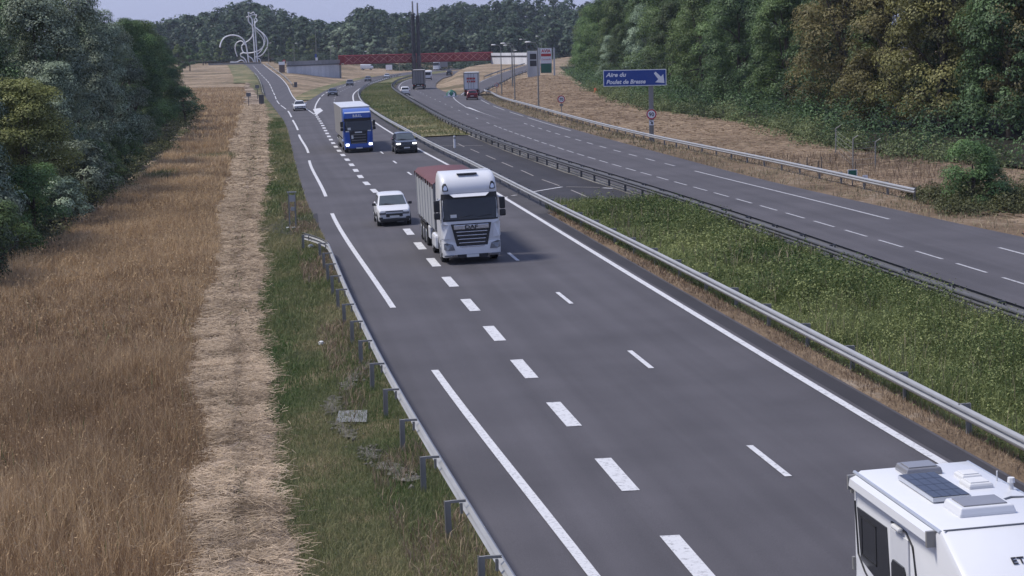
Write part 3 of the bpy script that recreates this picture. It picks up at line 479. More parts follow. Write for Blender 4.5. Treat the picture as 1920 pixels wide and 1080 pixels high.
xk = rng.uniform(-95,20,150); thicket('far_hedge', 'dark hedge beyond the footbridge at the foot of the ridge', xk, 752+rng.uniform(-4,30,150)+.08*np.abs(xk+40), rng.uniform(2.0,4.8,150), rng.uniform(1.8,4,150), 16000, .7, 'lf_far')
Yk = np.sort(rng.uniform(62, 290, 110)); xk = xTL(Yk)-rng.uniform(-.6,2.6,110); thicket('wood_edge_undergrowth', 'mixed undergrowth filling the foot of the left wood', xk, Yk, rng.uniform(.7,1.9,110), rng.uniform(.8,1.7,110), 22000, .16, 'lf_bramble')
# wooded ridge in the distance: one mass
def far_wood():
    vs_, qs, ts = [], [], []; nb = 0
    Yt = np.concatenate([rng.uniform(830,960,260), rng.uniform(960,1180,400)]); px = np.concatenate([rng.uniform(150,1230,260), rng.uniform(150,1230,400)])
    for y, p in zip(Yt, px):
        x = (p-960)/F_PX*y; h = rng.uniform(13,19)*(1 if y > 900 else .8); r = h*rng.uniform(.3,.42)
        c, nn, ti, _ = crown_points(h, r, -.1*h, 30, 340, .9, (.25,.42)); v, q = leaf_quads(c+np.array([x,y,float(Z(x,y))]), nn, 1.5*rng.uniform(.7,1.4,340), .85)
        vs_.append(v); qs.append(q+nb); ts.append(np.repeat(np.clip(.5*ti+.2+.55*(rng.random()-.5),0,1),4)); nb += len(v)
    return arr_mesh('distant_wood', np.concatenate(vs_), np.concatenate(qs), mat=M['lf_far'], tint=np.concatenate(ts))
stuff(tag(link('distant_wood', far_wood()), 'dark wooded ridge closing the view behind the footbridge', 'wood'))
for p, y, s, lm in [(430,790,.8,'lf_mid'),(400,800,.75,'lf_dark'),(560,800,.8,'lf_mid'),(600,815,.85,'lf_mid'),(648,795,1.05,'lf_silver'),(672,792,1.15,'lf_silver'),(715,800,.85,'lf_silver'),(745,815,.8,'lf_silver'),(830,860,.95,'lf_silver'),(875,850,.9,'lf_silver'),(900,870,.9,'lf_silver'),(770,830,.9,'lf_mid'),(370,640,.75,'lf_dark'),(350,560,.7,'lf_mid'),(395,760,.7,'lf_mid'),(520,810,.8,'lf_dark'),(1000,880,1.0,'lf_mid'),(950,890,1.0,'lf_silver')]:
    k = {'lf_mid':'green','lf_silver':'pale silvery','lf_dark':'dark green'}[lm]; x = (p-960)/F_PX*y
    place_tree(FT[random.randrange(2)], x, y, s, lm, 'distant_tree', f'{k} tree standing before the wooded ridge beyond the footbridge', f'{k} distant trees')

# ------------------------------------------------------------------ grasses (uncountable)
def blades(x, y, h, wd, lean, tint, zo=0.0, curl=.5):
    n = len(x); z = Z(x, y)+zo; th = rng.uniform(0,2*pi,n); ph = rng.uniform(0,2*pi,n); wx, wy = np.cos(ph)*wd/2, np.sin(ph)*wd/2; lx, ly = np.cos(th)*lean*h, np.sin(th)*lean*h
    b = np.stack([x,y,z],1); w3 = np.stack([wx,wy,0*wx],1); mid = b+np.stack([lx*.35,ly*.35,h*.58],1); tip = b+np.stack([lx,ly,h*(1-.25*lean)],1)
    v = np.stack([b-w3, b+w3, mid+w3*.85, mid-w3*.85, tip],1).reshape(-1,3); i = np.arange(n)[:,None]*5
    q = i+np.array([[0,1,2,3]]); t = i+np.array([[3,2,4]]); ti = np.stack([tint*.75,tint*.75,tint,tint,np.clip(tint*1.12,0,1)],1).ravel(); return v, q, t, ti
def merge(parts):
    V, Q, T, TI, nb = [], [], [], [], 0
    for v, q, t, ti in parts: V.append(v); Q.append(q+nb); T.append(t+nb); TI.append(ti); nb += len(v)
    return np.concatenate(V), np.concatenate(Q), np.concatenate(T), np.concatenate(TI)
def scatter(n, Ya, Yb, xl, xr, dens=None, px=None):
    Y = rng.uniform(Ya, Yb, n); L, Rr = xl(Y), xr(Y); k = rng.random(n) < np.clip((Rr-L)/np.max(Rr-L), .02, 1); Y, L, Rr = Y[k], L[k], Rr[k]; x = L+(Rr-L)*rng.random(len(Y))
    k = (x > -.30*Y-2) & (x < .30*Y+2); x, Y = x[k], Y[k]
    if dens is not None: k = rng.random(len(x)) < dens(x, Y); x, Y = x[k], Y[k]
    return x, Y
def grass(name, label, mat, layers):
    V, Q, T, TI = merge([blades(*l) for l in layers]); return stuff(tag(link(name, arr_mesh(name, V, Q, T, M[mat], TI)), label, 'grass'))
L = []
for n, a, b, wd, hh in ((105000,26,58,.0095,.75),(90000,58,105,.017,.8),(70000,105,185,.035,.85),(34000,185,420,.08,.7)):
    x, y = scatter(n, a, b, lambda Y: np.maximum(xTL(Y)+.3, -.30*Y-1), off(xSL, .12))
    f = fbm(x, y, 7.0); g = fbm(x+50, y, 1.6, 2); low = fbm(x+80, y*.6, 3.2); h = hh*(.5+.55*f)*(.45+1.1*low)*rng.uniform(.5,1.2,len(x))*np.clip((xSL(y)-x)/.5+.35, .35, 1)
    cell = _lat[np.floor(x*7).astype(int)&255, np.floor(y*3.3).astype(int)&255]; clump = .5*g+.5*cell; ti = np.clip(.05+.42*f+.3*(g-.5)+.36*(cell-.4)+.16*rng.normal(size=len(x))+.13*ss(45,90,y),0,1); L.append((x, y, h*(.75+.5*clump), wd*rng.uniform(.6,1.4,len(x)), np.abs(rng.normal(.3,.27,len(x))), ti, -.03))
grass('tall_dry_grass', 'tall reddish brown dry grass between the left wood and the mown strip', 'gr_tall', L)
x, y = scatter(9000, 27, 70, lambda Y: np.maximum(xTL(Y)+.3, -.30*Y-1), off(xSL, -.3), lambda x, y: np.clip((fbm(x, y, 5.0)-.55)*6, 0, 1)*(y < 45)+.04)
pt = np.array([(-26.1,133),(-25.4,132),(-25.8,136),(-25.4,155),(-24.7,157),(-26,154)]); k = rng.integers(len(pt), size=2600)
x = np.concatenate([x, pt[k,0]+rng.normal(0,.5,2600)]); y = np.concatenate([y, pt[k,1]+rng.normal(0,1.2,2600)])
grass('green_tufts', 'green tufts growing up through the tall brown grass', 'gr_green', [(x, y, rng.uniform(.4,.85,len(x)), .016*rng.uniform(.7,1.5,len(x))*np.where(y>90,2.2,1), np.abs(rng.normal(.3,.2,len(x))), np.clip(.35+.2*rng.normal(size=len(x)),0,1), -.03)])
# cut straw: stalks lying flat in windrows
def stalks(x, y, ln, wd, tint, zo, along=0.5):
    n = len(x); th = rng.normal(0, along*1.3, n)+np.where(rng.random(n)<.4, rng.uniform(0,pi,n), 0); dx, dy = np.cos(th)*ln/2, np.sin(th)*ln/2; z = Z(x,y)+zo+rng.uniform(0,.10,n); e = rng.normal(0,.045,(n,2)); nx_, ny_ = -np.sin(th)*wd/2, np.cos(th)*wd/2
    v = np.stack([np.stack([x-dx-nx_,y-dy-ny_,z+e[:,0]],1), np.stack([x+dx-nx_,y+dy-ny_,z+e[:,1]],1), np.stack([x+dx+nx_,y+dy+ny_,z+e[:,1]+wd*.6],1), np.stack([x-dx+nx_,y-dy+ny_,z+e[:,0]+wd*.6],1)],1).reshape(-1,3)
    return v, np.arange(4*n).reshape(-1,4), np.zeros((0,3),int), np.repeat(tint,4)
P_ = []
for n, a, b, wd, ln in ((70000,27,60,.0095,.24),(52000,60,120,.017,.32),(30000,120,300,.042,.5)):
    x, y = scatter(n, a, b, off(xSL, .05), off(xSR, -.2)); x = x+rng.normal(0,.28,len(x)); row = fbm(x*.5,y*1.6,.9); dark = fbm(x*.8+40,y*1.3,.7); k = rng.random(len(x)) < np.clip((dark-.28)*5,.05,1); x, y, row, dark = x[k], y[k], row[k], dark[k]; cl = (x-xSL_(y))/np.maximum(xSR_(y)-xSL_(y),.5)-.55-.25*(fbm(y,y*0+3,6.)-.5); rut = np.exp(-(cl/.11)**2)*fbm(x,y,1.1)*1.5; k = rng.random(len(x)) > rut*.8; x, y, row, rut = x[k], y[k], row[k], rut[k]; ti = np.clip(-.12+.6*fbm(x,y,1.8)+.55*row-.3*rut+.2*rng.normal(size=len(x)),0,1); ti = ti*np.where(y > 60, .7, .95); P_.append(stalks(x, y, ln*rng.uniform(.5,1.3,len(x)), wd, ti, .03+.11*fbm(x,y,.8)))
V, Q, T, TI = merge(P_); stuff(tag(link('cut_straw', arr_mesh('cut_straw', V, Q, T, M['gr_straw'], TI)), 'cut straw lying in rows on the mown strip', 'straw'))
x, y = scatter(9000, 27, 240, xSL, off(xSR, .1), lambda x, y: np.clip(np.exp(-(((x-xSL_(y))/np.maximum(xSR_(y)-xSL_(y),.5)-.55)/.16)**2)*(fbm(x,y,2.2)*3-1.1),0,1)); grass('strip_weeds', 'low green weeds growing in the rut along the mown strip', 'gr_green', [(x, y, rng.uniform(.08,.28,len(x)), .016*np.where(y>60,1.9,1)*np.where(y>120,1.8,1)*rng.uniform(.7,1.5,len(x)), np.abs(rng.normal(.5,.3,len(x))), np.clip(.3+.25*rng.normal(size=len(x)),0,1), .08)])
# seed heads nodding over the tall grass
x, y = scatter(26000, 27, 120, lambda Y: np.maximum(xTL(Y)+.3, -.30*Y-1), off(xSL, .0)); ff = fbm(x, y, 7.0); c = np.stack([x+rng.normal(0,.12,len(x)), y, Z(x,y)+(.45+.5*ff)*rng.uniform(.8,1.3,len(x))], 1); nn = unit(len(x)); nn[:,2] *= .35; nn /= np.linalg.norm(nn,axis=1)[:,None]; v, q = leaf_quads(c, nn, np.where(y>58,.085,.06)*rng.uniform(.6,1.5,len(x)), .28)
stuff(tag(link('grass_seed_heads', arr_mesh('grass_seed_heads', v, q, mat=M['gr_tall'], tint=np.repeat(np.clip(.22+.4*fbm(x+30,y,5.)+.15*rng.normal(size=len(x)),0,1),4))), 'pale seed heads over the tall dry grass', 'grass'))
# verge
L = []; dry = lambda x, y: fbm(x*1.4, y*.35, 2.2)
for n, a, b, wd, hh in ((60000,26,50,.009,.17),(52000,50,100,.016,.19),(26000,100,240,.045,.26)):
    x, y = scatter(n, a, b, off(xSR, .0), off(xF, -.05)); e = (xF(y)-x)/np.maximum(xF(y)-xSR(y), .5); d = np.clip(dry(x,y)*1.5-.35+.5*np.clip(.4-e,0,1)+.35*np.clip(e-.8,0,1), 0, 1); L.append((x, y, hh*rng.uniform(.4,1.5,len(x)), wd*rng.uniform(.7,1.4,len(x)), np.abs(rng.normal(.5,.3,len(x))), np.clip(.1+.75*d+.14*rng.normal(size=len(x)),0,1), .0))
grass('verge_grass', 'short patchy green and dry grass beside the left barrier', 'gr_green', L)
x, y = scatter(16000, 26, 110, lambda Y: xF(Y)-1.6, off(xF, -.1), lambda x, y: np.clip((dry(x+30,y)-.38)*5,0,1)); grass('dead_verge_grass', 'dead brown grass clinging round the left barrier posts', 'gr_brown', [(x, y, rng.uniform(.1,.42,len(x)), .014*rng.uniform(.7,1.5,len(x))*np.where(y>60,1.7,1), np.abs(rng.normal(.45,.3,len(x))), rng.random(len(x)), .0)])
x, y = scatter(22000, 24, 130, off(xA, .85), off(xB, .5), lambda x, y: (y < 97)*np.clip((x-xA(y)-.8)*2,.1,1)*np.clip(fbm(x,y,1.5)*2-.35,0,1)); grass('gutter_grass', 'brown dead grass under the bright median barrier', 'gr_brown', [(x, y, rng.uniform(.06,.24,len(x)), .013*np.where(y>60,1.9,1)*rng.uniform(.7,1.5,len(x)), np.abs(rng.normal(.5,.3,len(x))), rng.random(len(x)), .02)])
# weeds in the median
def weeds():
    x, y = scatter(24000, 32, 98, off(xB, .3), off(xG, -.25), lambda x, y: np.clip(.55+1.2*(fbm(x,y,2.5)-.4),.15,1)*np.clip((97.5-y)/3,0,1)); n = len(x); f = fbm(x+9, y, 2.2)**1.4*1.5; s = np.clip((x-xB(y)-.3)/3.8, 0, 1)
    h = (.12+.95*f*(.35+.65*s))*rng.uniform(.6,1.25,n)*np.clip((xG(y)-x)/1.2+.3,.3,1); k = 11; t = rng.random((n,k)); r = .17*(.4+rng.random((n,k))); a = rng.uniform(0,2*pi,(n,k)); c = np.stack([x[:,None]+np.cos(a)*r, y[:,None]+np.sin(a)*r, (Z(x,y)[:,None]+h[:,None]*(.15+.85*t))],-1).reshape(-1,3)
    nn = np.stack([np.cos(a)*.6,np.sin(a)*.6,.7+0*a],-1).reshape(-1,3)+.45*unit(n*k); nn /= np.linalg.norm(nn,axis=1)[:,None]; sz = np.repeat(np.where(y>60,.11,.075),k)*rng.uniform(.4,1.5,n*k); v, q = leaf_quads(c, nn, sz, .42)
    ti = np.clip(np.repeat(.8*fbm(x,y+40,2.6)+.8*(fbm(x+20,y,7.)-.5)+.32*(1-s)-.14+.14*rng.normal(size=n),k)+.22*rng.normal(size=n*k),0,1); return v, q, np.zeros((0,3),int), np.repeat(ti,4)
gx_, gy_ = scatter(90000, 30, 99, off(xB, .2), off(xG, -.2)); s_ = np.clip((gx_-xB(gy_)-.3)/4,0,1); ff = fbm(gx_, gy_, 2.0)
V, Q, T, TI = merge([weeds(), blades(gx_, gy_, (.2+.75*fbm(gx_+9,gy_,2.2)**1.4)*rng.uniform(.5,1.25,len(gx_)), np.where(gy_>60,.02,.013)*rng.uniform(.7,1.4,len(gx_)), np.abs(rng.normal(.35,.25,len(gx_))), np.clip(.5+.9*(ff-.4)-.3*s_+.22*rng.normal(size=len(gx_)),0,1))])
stuff(tag(link('median_weeds', arr_mesh('median_weeds', V, Q, T, M['gr_weed'], TI)), 'lush green weeds and grass between the two median barriers', 'weeds'))
x, y = scatter(5200, 32, 97, off(xB, .4), off(xG, -.15), lambda x, y: np.clip(fbm(x+70,y,1.6)*3-1.1,.03,1)); grass('dead_stalks', 'dry pale seed stalks standing among the median weeds', 'gr_pale', [(x, y, rng.uniform(.45,1.1,len(x)), .016*np.where(y>60,1.6,1)*rng.uniform(.7,1.5,len(x)), np.abs(rng.normal(.2,.15,len(x))), np.clip(.35+.25*rng.normal(size=len(x)),0,1))])
x, y = scatter(5000, 93.5, 99, off(xB, .4), off(xG, -.3), lambda x, y: np.clip(fbm(x,y,1.2)*2.4-.8,0,1)); grass('russet_weeds', 'russet dead weeds fringing the paved median crossing', 'gr_brown', [(x, y, rng.uniform(.1,.45,len(x)), .03*rng.uniform(.7,1.5,len(x)), np.abs(rng.normal(.4,.3,len(x))), rng.random(len(x))*.5, .03)])
x, y = scatter(26000, 177, 480, off(xB, .4), off(xG, -.2)); ff = fbm(x, y, 9.0); grass('far_median_grass', 'rough olive grass in the median beyond the paved crossing', 'gr_green', [(x, y, rng.uniform(.12,.4,len(x)), .07*rng.uniform(.6,1.4,len(x)), np.abs(rng.normal(.4,.3,len(x))), np.clip(ff*.9-.12+.75*np.exp(-((y-198)/17)**2)*(fbm(x,y,5.)+.2)+.15*rng.normal(size=len(x)),0,1), .05)])
# pale verge right, dry meadow hay
x, y = scatter(20000, 66, 320, xH, off(xI, .9), lambda x, y: np.clip(fbm(x,y,2.0)*2-.4,0,1)); grass('right_verge_grass', 'pale dry grass and weeds under the barrier by the dry meadow', 'gr_pale', [(x, y, rng.uniform(.08,.34,len(x)), np.where(y>140,.06,.03)*rng.uniform(.6,1.4,len(x)), np.abs(rng.normal(.5,.3,len(x))), np.clip(fbm(x+7,y,3.)+.2*rng.normal(size=len(x)),0,1), .02)])
x, y = scatter(42000, 84, 420, off(xI, .4), xTR); P_ = [stalks(x, y, .7*rng.uniform(.5,1.3,len(x)), np.where(y>170,.07,.04), np.clip(.0+.6*fbm(x,y,6.)+.3*fbm(x,y*.3,1.2)+.15*rng.normal(size=len(x)),0,1), -.06+.10*fbm(x,y,2.))]
x2, y2 = scatter(9000, 96, 135, off(xI, .4), off(xTR, 1), lambda x, y: np.clip(fbm(x,y,3.)*2.4-.7,0,1)); P_.append(blades(x2, y2, rng.uniform(.2,.7,len(x2)), .03*rng.uniform(.6,1.4,len(x2)), np.abs(rng.normal(.3,.2,len(x2))), rng.random(len(x2))*.7))
V, Q, T, TI = merge(P_); stuff(tag(link('meadow_hay', arr_mesh('meadow_hay', V, Q, T, M['gr_brown'], TI)), 'cut hay and stubble covering the dry meadow on the right', 'hay'))
# ------------------------------------------------------------------ vehicles
def wheel(parent, x, y, r, wd, rim='rim', name='wheel'):
    m = MB(); s = 1 if x > 0 else -1; rg = []
    for dx, rr in ((-wd/2, r*.9), (-wd/2+.03, r), (wd/2-.03, r), (wd/2, r*.9)): rg.append([(x+dx, y+rr*cos(2*pi*k/18), r+rr*sin(2*pi*k/18)) for k in range(18)])
    w_ = m.loft(rg).build(name, M['rubber'], parent, smooth=40)
    m = MB(); m.loft([[(x+s*(wd/2+dx), y+rr*r*cos(2*pi*k/14), r+rr*r*sin(2*pi*k/14)) for k in range(14)] for dx, rr in ((-.03,.62),(.012,.6),(.004,.45),(.03,.2))]).build('rim', M[rim], w_, smooth=40)
    return w_
def rrect(hw, z0, z1, y, r=.12, n=3):
    """cross-section of a car body at y"""
    p = []
    for cx, cz, a0 in ((hw-r, z1-r, 0), (-hw+r, z1-r, 90), (-hw+r, z0+r, 180), (hw-r, z0+r, 270)):
        for k in range(n+1): a = R(a0+90*k/n); p.append((cx+r*cos(a), y, cz+r*sin(a)))
    return p
def quad(pts, mat, name, parent, d=.012):
    """thin panel through four points, thickened to its outer side"""
    P = [Vector(p) for p in pts]; nn = (P[1]-P[0]).cross(P[-1]-P[0]).normalized(); m = MB(); n = len(P)
    m.add(P + [p+nn*d for p in P], [tuple(range(n)), tuple(range(2*n-1, n-1, -1))] + [(i, i+n, (i+1) % n+n, (i+1) % n) for i in range(n)]); return m.build(name, M[mat], parent)
CARS = {
 'hatch': dict(L=3.99, W=.865, sec=[(-2.0,.62,.32,.64),(-1.93,.76,.24,.82),(-1.62,.84,.2,.93),(-1.0,.865,.2,1.02),(0,.865,.19,1.03),(1.2,.865,.2,1.06),(1.75,.83,.22,1.04),(1.97,.74,.32,.95)], cab=(-1.0,1.92,-.22,1.62,1.54,.80,.66), wr=.32, ax=1.27),
 'suv': dict(L=4.5, W=.93, sec=[(-2.25,.70,.36,.8),(-2.17,.85,.28,.98),(-1.8,.91,.24,1.06),(-1.05,.93,.24,1.12),(0,.93,.23,1.13),(1.4,.93,.24,1.16),(2.0,.9,.26,1.14),(2.22,.8,.36,1.05)], cab=(-1.1,2.15,-.3,1.9,1.66,.86,.68), wr=.36, ax=1.36),
 'saloon': dict(L=4.5, W=.9, sec=[(-2.25,.66,.3,.6),(-2.16,.8,.22,.76),(-1.7,.88,.2,.87),(-.9,.9,.2,.95),(0,.9,.19,.96),(1.1,.9,.2,.98),(1.9,.86,.22,.97),(2.22,.74,.32,.88)], cab=(-.95,1.75,-.1,1.05,1.43,.83,.6), wr=.32, ax=1.34),
 'estate': dict(L=4.4, W=.9, sec=[(-2.2,.66,.3,.64),(-2.12,.8,.24,.84),(-1.7,.88,.2,.93),(-1.0,.9,.2,1.0),(0,.9,.19,1.02),(1.2,.9,.2,1.05),(1.95,.87,.22,1.03),(2.18,.78,.32,.95)], cab=(-1.05,2.1,-.2,1.7,1.52,.83,.64), wr=.33, ax=1.32)}
def car(label, kind, paint_, x, y, rz, group=None, lit=False, tilt=0.0, near=False, name='car', glass='glass', roofm=None):
    c = CARS[kind]; t = thing(name, label, 'car', (x, y, road_z(x, y)), rz, group, tilt)
    m = MB(); m.loft([rrect(hw, z0, z1, yy, .1) for yy, hw, z0, z1 in c['sec']]); m.build('body', M[paint_], t, smooth=45)
    y0, y1, r0, r1, H, wb, wt = c['cab']; zb = 1.0 if kind != 'suv' else 1.1
    zb = {'hatch':1.0,'suv':1.1,'saloon':.93,'estate':.99}[kind]
    base = [(-wb,y0,zb),(wb,y0,zb),(wb,y1,zb),(-wb,y1,zb)]; top = [(-wt,r0,H-.05),(wt,r0,H-.05),(wt,r1,H-.05),(-wt,r1,H-.05)]
    def cring(f, inset, z):
        a0 = y0+(r0-y0)*f+inset; a1 = y1+(r1-y1)*f-inset; hw = wb+(wt-wb)*f-inset*.8; rr_ = .1+.12*f; p = []
        for cx, cy_, st in ((hw-rr_,a1-rr_,0),(-hw+rr_,a1-rr_,90),(-hw+rr_,a0+rr_,180),(hw-rr_,a0+rr_,270)):
            for k in range(4): an = R(st+30*k); p.append((cx+rr_*cos(an), cy_+rr_*sin(an), z))
        return p
    hz_ = H-.05-zb; m = MB(); m.loft([cring(0,0,zb-.05), cring(.5,0,zb+hz_*.5), cring(.97,0,zb+hz_*.97), cring(1,.03,zb+hz_+.015), cring(1,.12,zb+hz_+.05), cring(1,.35,H+.03)]); m.build('cabin', M[paint_], t, smooth=50)
    def inset(a, b, c_, d, u0, u1, v0, v1):
        a, b, c_, d = map(Vector, (a, b, c_, d)); f = lambda u_, v_: (a*(1-u_)+b*u_)*(1-v_)+(d*(1-u_)+c_*u_)*v_; return [f(u0,v0), f(u1,v0), f(u1,v1), f(u0,v1)]
    quad(inset(base[0],base[1],top[1],top[0],.05,.95,.04,.94), glass, 'windscreen', t)
    quad(inset(base[2],base[3],top[3],top[2],.08,.92,.2,.9), 'glass', 'rear_window', t)
    for a, b, c2, d in ((base[1],base[2],top[2],top[1]),(base[3],base[0],top[0],top[3])):
        sw = quad(inset(a,b,c2,d,.08,.5,.12,.9), 'glass', 'side_window', t); quad(inset(a,b,c2,d,.53,.92,.12,.9), 'glass', 'side_window', t)
    yf = c['sec'][1][0]; zt = c['sec'][1][3]; W = c['W']
    for s in (-1, 1):
        m = MB(); m.box((s*(W-.26), yf+.02, zt-.14), (.34,.24,.13)); m.build('headlight', M['lit' if lit else 'lens'], t, bevel=.03)
        ye = c['sec'][-2][0]; m = MB(); m.box((s*(W-.15), ye+.13, zt+.04), (.22,.16,.26)); m.build('tail_light', M['tail'], t, bevel=.03)
        m = MB(); m.box((s*(W+.08), y0+.42, zb+.06), (.2,.12,.14)); m.box((s*(W-.02), y0+.42, zb+.01), (.1,.05,.05)); m.build('door_mirror', M['black' if near else paint_], t, bevel=.03)
        for ya in (-c['ax'], c['ax']):
            m = MB(); m.loft([[(s*(W-.11+dx), ya+(c['wr']+.07)*cos(2*pi*k/16), c['wr']+(c['wr']+.07)*sin(2*pi*k/16)) for k in range(16)] for dx in (0, .12)]); m.build('wheel_arch', M['black'], t)
            wheel(t, s*(W-.08), ya, c['wr'], .2)
        if near:
            m = MB(); m.box((s*(W-.17), yf-.02, .42), (.2,.2,.14)); m.build('fog_lamp', M['black'], t, bevel=.03)
            m = MB(); m.box((s*(W+.004), .12, .46), (.02,2.2,.16)); m.build('side_moulding', M['black'], t)
    m = MB(); m.box((0, yf-.06, .58), (W*1.0,.12,.17)); m.build('grille', M['black'], t, bevel=.02)
    m = MB(); m.box((0, yf-.045, .33), (W*1.72,.2,.16)); m.build('bumper_trim', M['black'], t, bevel=.04)
    m = MB(); m.box((0, yf-.135, .5), (.5,.02,.11)); m.build('number_plate', M['plate'], t)
    ye = c['sec'][-1][0]; m = MB(); m.box((0, ye+.012, .62), (.5,.02,.11)); m.build('number_plate', M['plate'], t); m = MB(); m.box((0, ye-.06, .36), (W*1.5,.18,.16)); m.build('rear_bumper', M['black'], t, bevel=.03)
    if near:
        m = MB(); m.box((0, yf+.02, zt-.045), (W*1.05,.2,.045)); m.build('chrome_bar', M['grey_car'], t)
        for s in (-1, 1):
            m = MB(); m.tube([(s*.1, y0-.0, zb+.03), (s*.1-.5, y0+.12, zb+.1)], .012, 5); m.build('wiper', M['black'], t)
    return t
TL_ = -.03
hd = lambda fn, y: heading(fn, y)
car('small white hatchback with black bumper trim beside the white lorry', 'hatch', 'white', -6.25, 95.6, hd(xC, 95), tilt=TL_, near=True, glass='glass_mid')
car('black sport utility car with its daytime lights on next to the blue lorry', 'suv', 'dark_car', -8.9, 155.2, hd(xA, 153), tilt=TL_, near=True, lit=True, glass='glass_mid')
car('white saloon coming down the slip road before the gore markings', 'saloon', 'white', -30.7, 268.5, hd(xE, 268), tilt=TL_)
car('dark saloon approaching just past the painted gore', 'saloon', 'dark_car', -32.6, 340, hd(xA, 340))
car('dark grey car on the motorway beside the grassy gore bank', 'hatch', 'grey_car', -39.0, 452, hd(xA, 450))
car('grey car rounding the far bend below the dry bank', 'estate', 'grey_car', -40.2, 527, hd(xA, 530))
car('silver car at the far bend left of the twin pylons', 'saloon', 'silver_car', -38.8, 590, hd(xA, 590))
car('white hatchback driving away behind the grey lorry trailer', 'hatch', 'white', -18.3, 325, pi+hd(xG, 325))
car('dark red car following the white box lorry onto the exit', 'estate', 'red_car', -5.6, 287.5, pi+hd(curve((-5.7,284),(-6.1,310)), 290))
car('dark car beyond the bend on the carriageway right of the pylons', 'suv', 'dark_car', -19.2, 609, pi+hd(xRE, 620))
car('dark car seen under the right end of the red footbridge', 'saloon', 'dark_car', -12.2, 705, pi+hd(xRE, 705))

def ring(z, yf, yb, hw, r=.28, n=4):
    p = [(hw, yb, z)]
    for k in range(n+1): a = R(0-90*k/n); p.append((hw-r+r*cos(a), yf+r+r*sin(a), z))
    for k in range(n+1): a = R(-90-90*k/n); p.append((-hw+r+r*cos(a), yf+r+r*sin(a), z))
    return p + [(-hw, yb, z)]
face_wrap = []
def tractor(t, colr, style):
    """lorry cab: front at y=0 facing -y"""
    W = 1.24
    prof = [(.62,.06,2.15,W-.02),(.95,.0,2.2,W),(1.55,.0,2.2,W),(2.0,.03,2.2,W),(2.45,.1,2.2,W-.01),(2.9,.2,2.2,W-.02)] + ([(3.05,.12,2.2,W-.03),(3.3,.16,2.2,W-.04),(3.55,.3,2.2,W-.06),(3.74,.6,2.2,W-.1),(3.84,1.0,2.2,W-.16)] if style == 'round' else [(3.0,.1,2.2,W-.03),(3.4,.14,2.2,W-.05),(3.56,.5,2.2,W-.07),(3.72,1.3,2.2,W-.08),(3.78,2.2,2.2001,W-.1)])
    m = MB(); m.loft([ring(*a) for a in prof]); m.build('cab', M[colr], t, smooth=38)
    fr = lambda z: float(np.interp(z, [a[0] for a in prof], [a[1] for a in prof]))
    def face(x0, x1, z0, z1, mat, name, d=.015, sk=0, par=t):
        return quad([(x0+sk,fr(z0)-.012,z0),(x1-sk,fr(z0)-.012,z0),(x1,fr(z1)-.012,z1),(x0,fr(z1)-.012,z1)], mat, name, par, d)
    def cy(x, z):                                                     # depth of the cab skin at (x, z), rounded at the corners
        hw = float(np.interp(z, [a[0] for a in prof], [a[3] for a in prof])); e = max(0.0, abs(x)-(hw-.28)); return fr(z)+.28-math.sqrt(max(1e-6, .28**2-min(e,.279)**2))
    t['skin'] = 0; del t['skin']
    def wrap(name, mat, rows, d=.025, par=t, nx=19):
        m = MB(); m.loft([[(x, cy(x, z)-d, z) for x in np.linspace(x0, x1, nx)]+[(x, cy(x, z)+.06, z) for x in np.linspace(x1, x0, nx)] for z, x0, x1 in rows]); return m.build(name, M[mat], par, smooth=40)
    wrap('windscreen_surround', 'black', [(1.84,-W+.07,W-.07),(2.3,-W+.04,W-.04),(2.7,-W+.04,W-.04),(2.99,-W+.06,W-.06)], .015)
    wrap('windscreen', 'glass', [(1.9,-W+.14,W-.14),(2.3,-W+.1,W-.1),(2.6,-W+.1,W-.1),(2.9,-W+.13,W-.13)], .03)
    face_wrap.append(wrap)
    for s in (-1, 1):
        quad([(s*(W+.002),.42,1.95),(s*(W+.002),1.35,1.95),(s*(W+.002),1.3,2.75),(s*(W-.01),.5,2.75)][::s], 'glass', 'side_window', t)
        m = MB(); m.box((s*(W+.16),.2,2.5), (.24,.16,.5)); m.box((s*(W+.16),.2,2.08), (.26,.16,.28)); m.build('mirror', M['black'], t, bevel=.05); m = MB(); m.tube([(s*(W-.02),.3,2.78),(s*(W+.16),.22,2.72)], .03, 6); m.tube([(s*(W-.02),.32,1.9),(s*(W+.14),.22,1.97)], .03, 6); m.build('mirror_arm', M[colr], t)
        quad([(s*(W+.004),.36,1.0),(s*(W+.004),1.4,1.0),(s*(W+.004),1.4,1.9),(s*(W+.004),.36,1.9)][::s], colr, 'door', t, .01)
        m = MB(); m.box((s*(W-.08),1.15,.62), (.1,1.0,.3)); m.box((s*(W-.06),.55,.42), (.14,.5,.14)); m.build('step', M['black'], t, bevel=.02)
        wheel(t, s*(W-.17), 1.35, .5, .32); wheel(t, s*(W-.3), 4.9, .5, .56)
        m = MB(); pts = [(1.35+.62*cos(a), .5+.62*sin(a)) for a in np.linspace(.05,pi-.05,9)]; m.prism(pts+[(p_[0]*.999+(1.35-p_[0])*.12, p_[1]-.06) for p_ in reversed(pts)], .34, (s*(W-.33) if s > 0 else s*(W+.01),0,0), ((0,1,0),(0,0,1)), (1,0,0)); m.build('wheel_arch', M['black'], t)
        m = MB(); m.box((s*(W-.2),3.1,.75), (.62,1.5,.62)); m.build('fuel_tank', M['chrome' if style != 'round' else 'white'], t, bevel=.12)
        m = MB(); m.box((s*(W-.12),2.3,2.1), (.05,.35,2.6)); m.build('side_deflector', M[colr], t)
    m = MB(); m.box((0,4.0,.72), (.95,4.6,.3)); m.build('chassis', M['black'], t); m = MB(); m.box((0,4.9,.98), (1.0,.9,.14)); m.build('fifth_wheel', M['black'], t)
    return face, fr, W
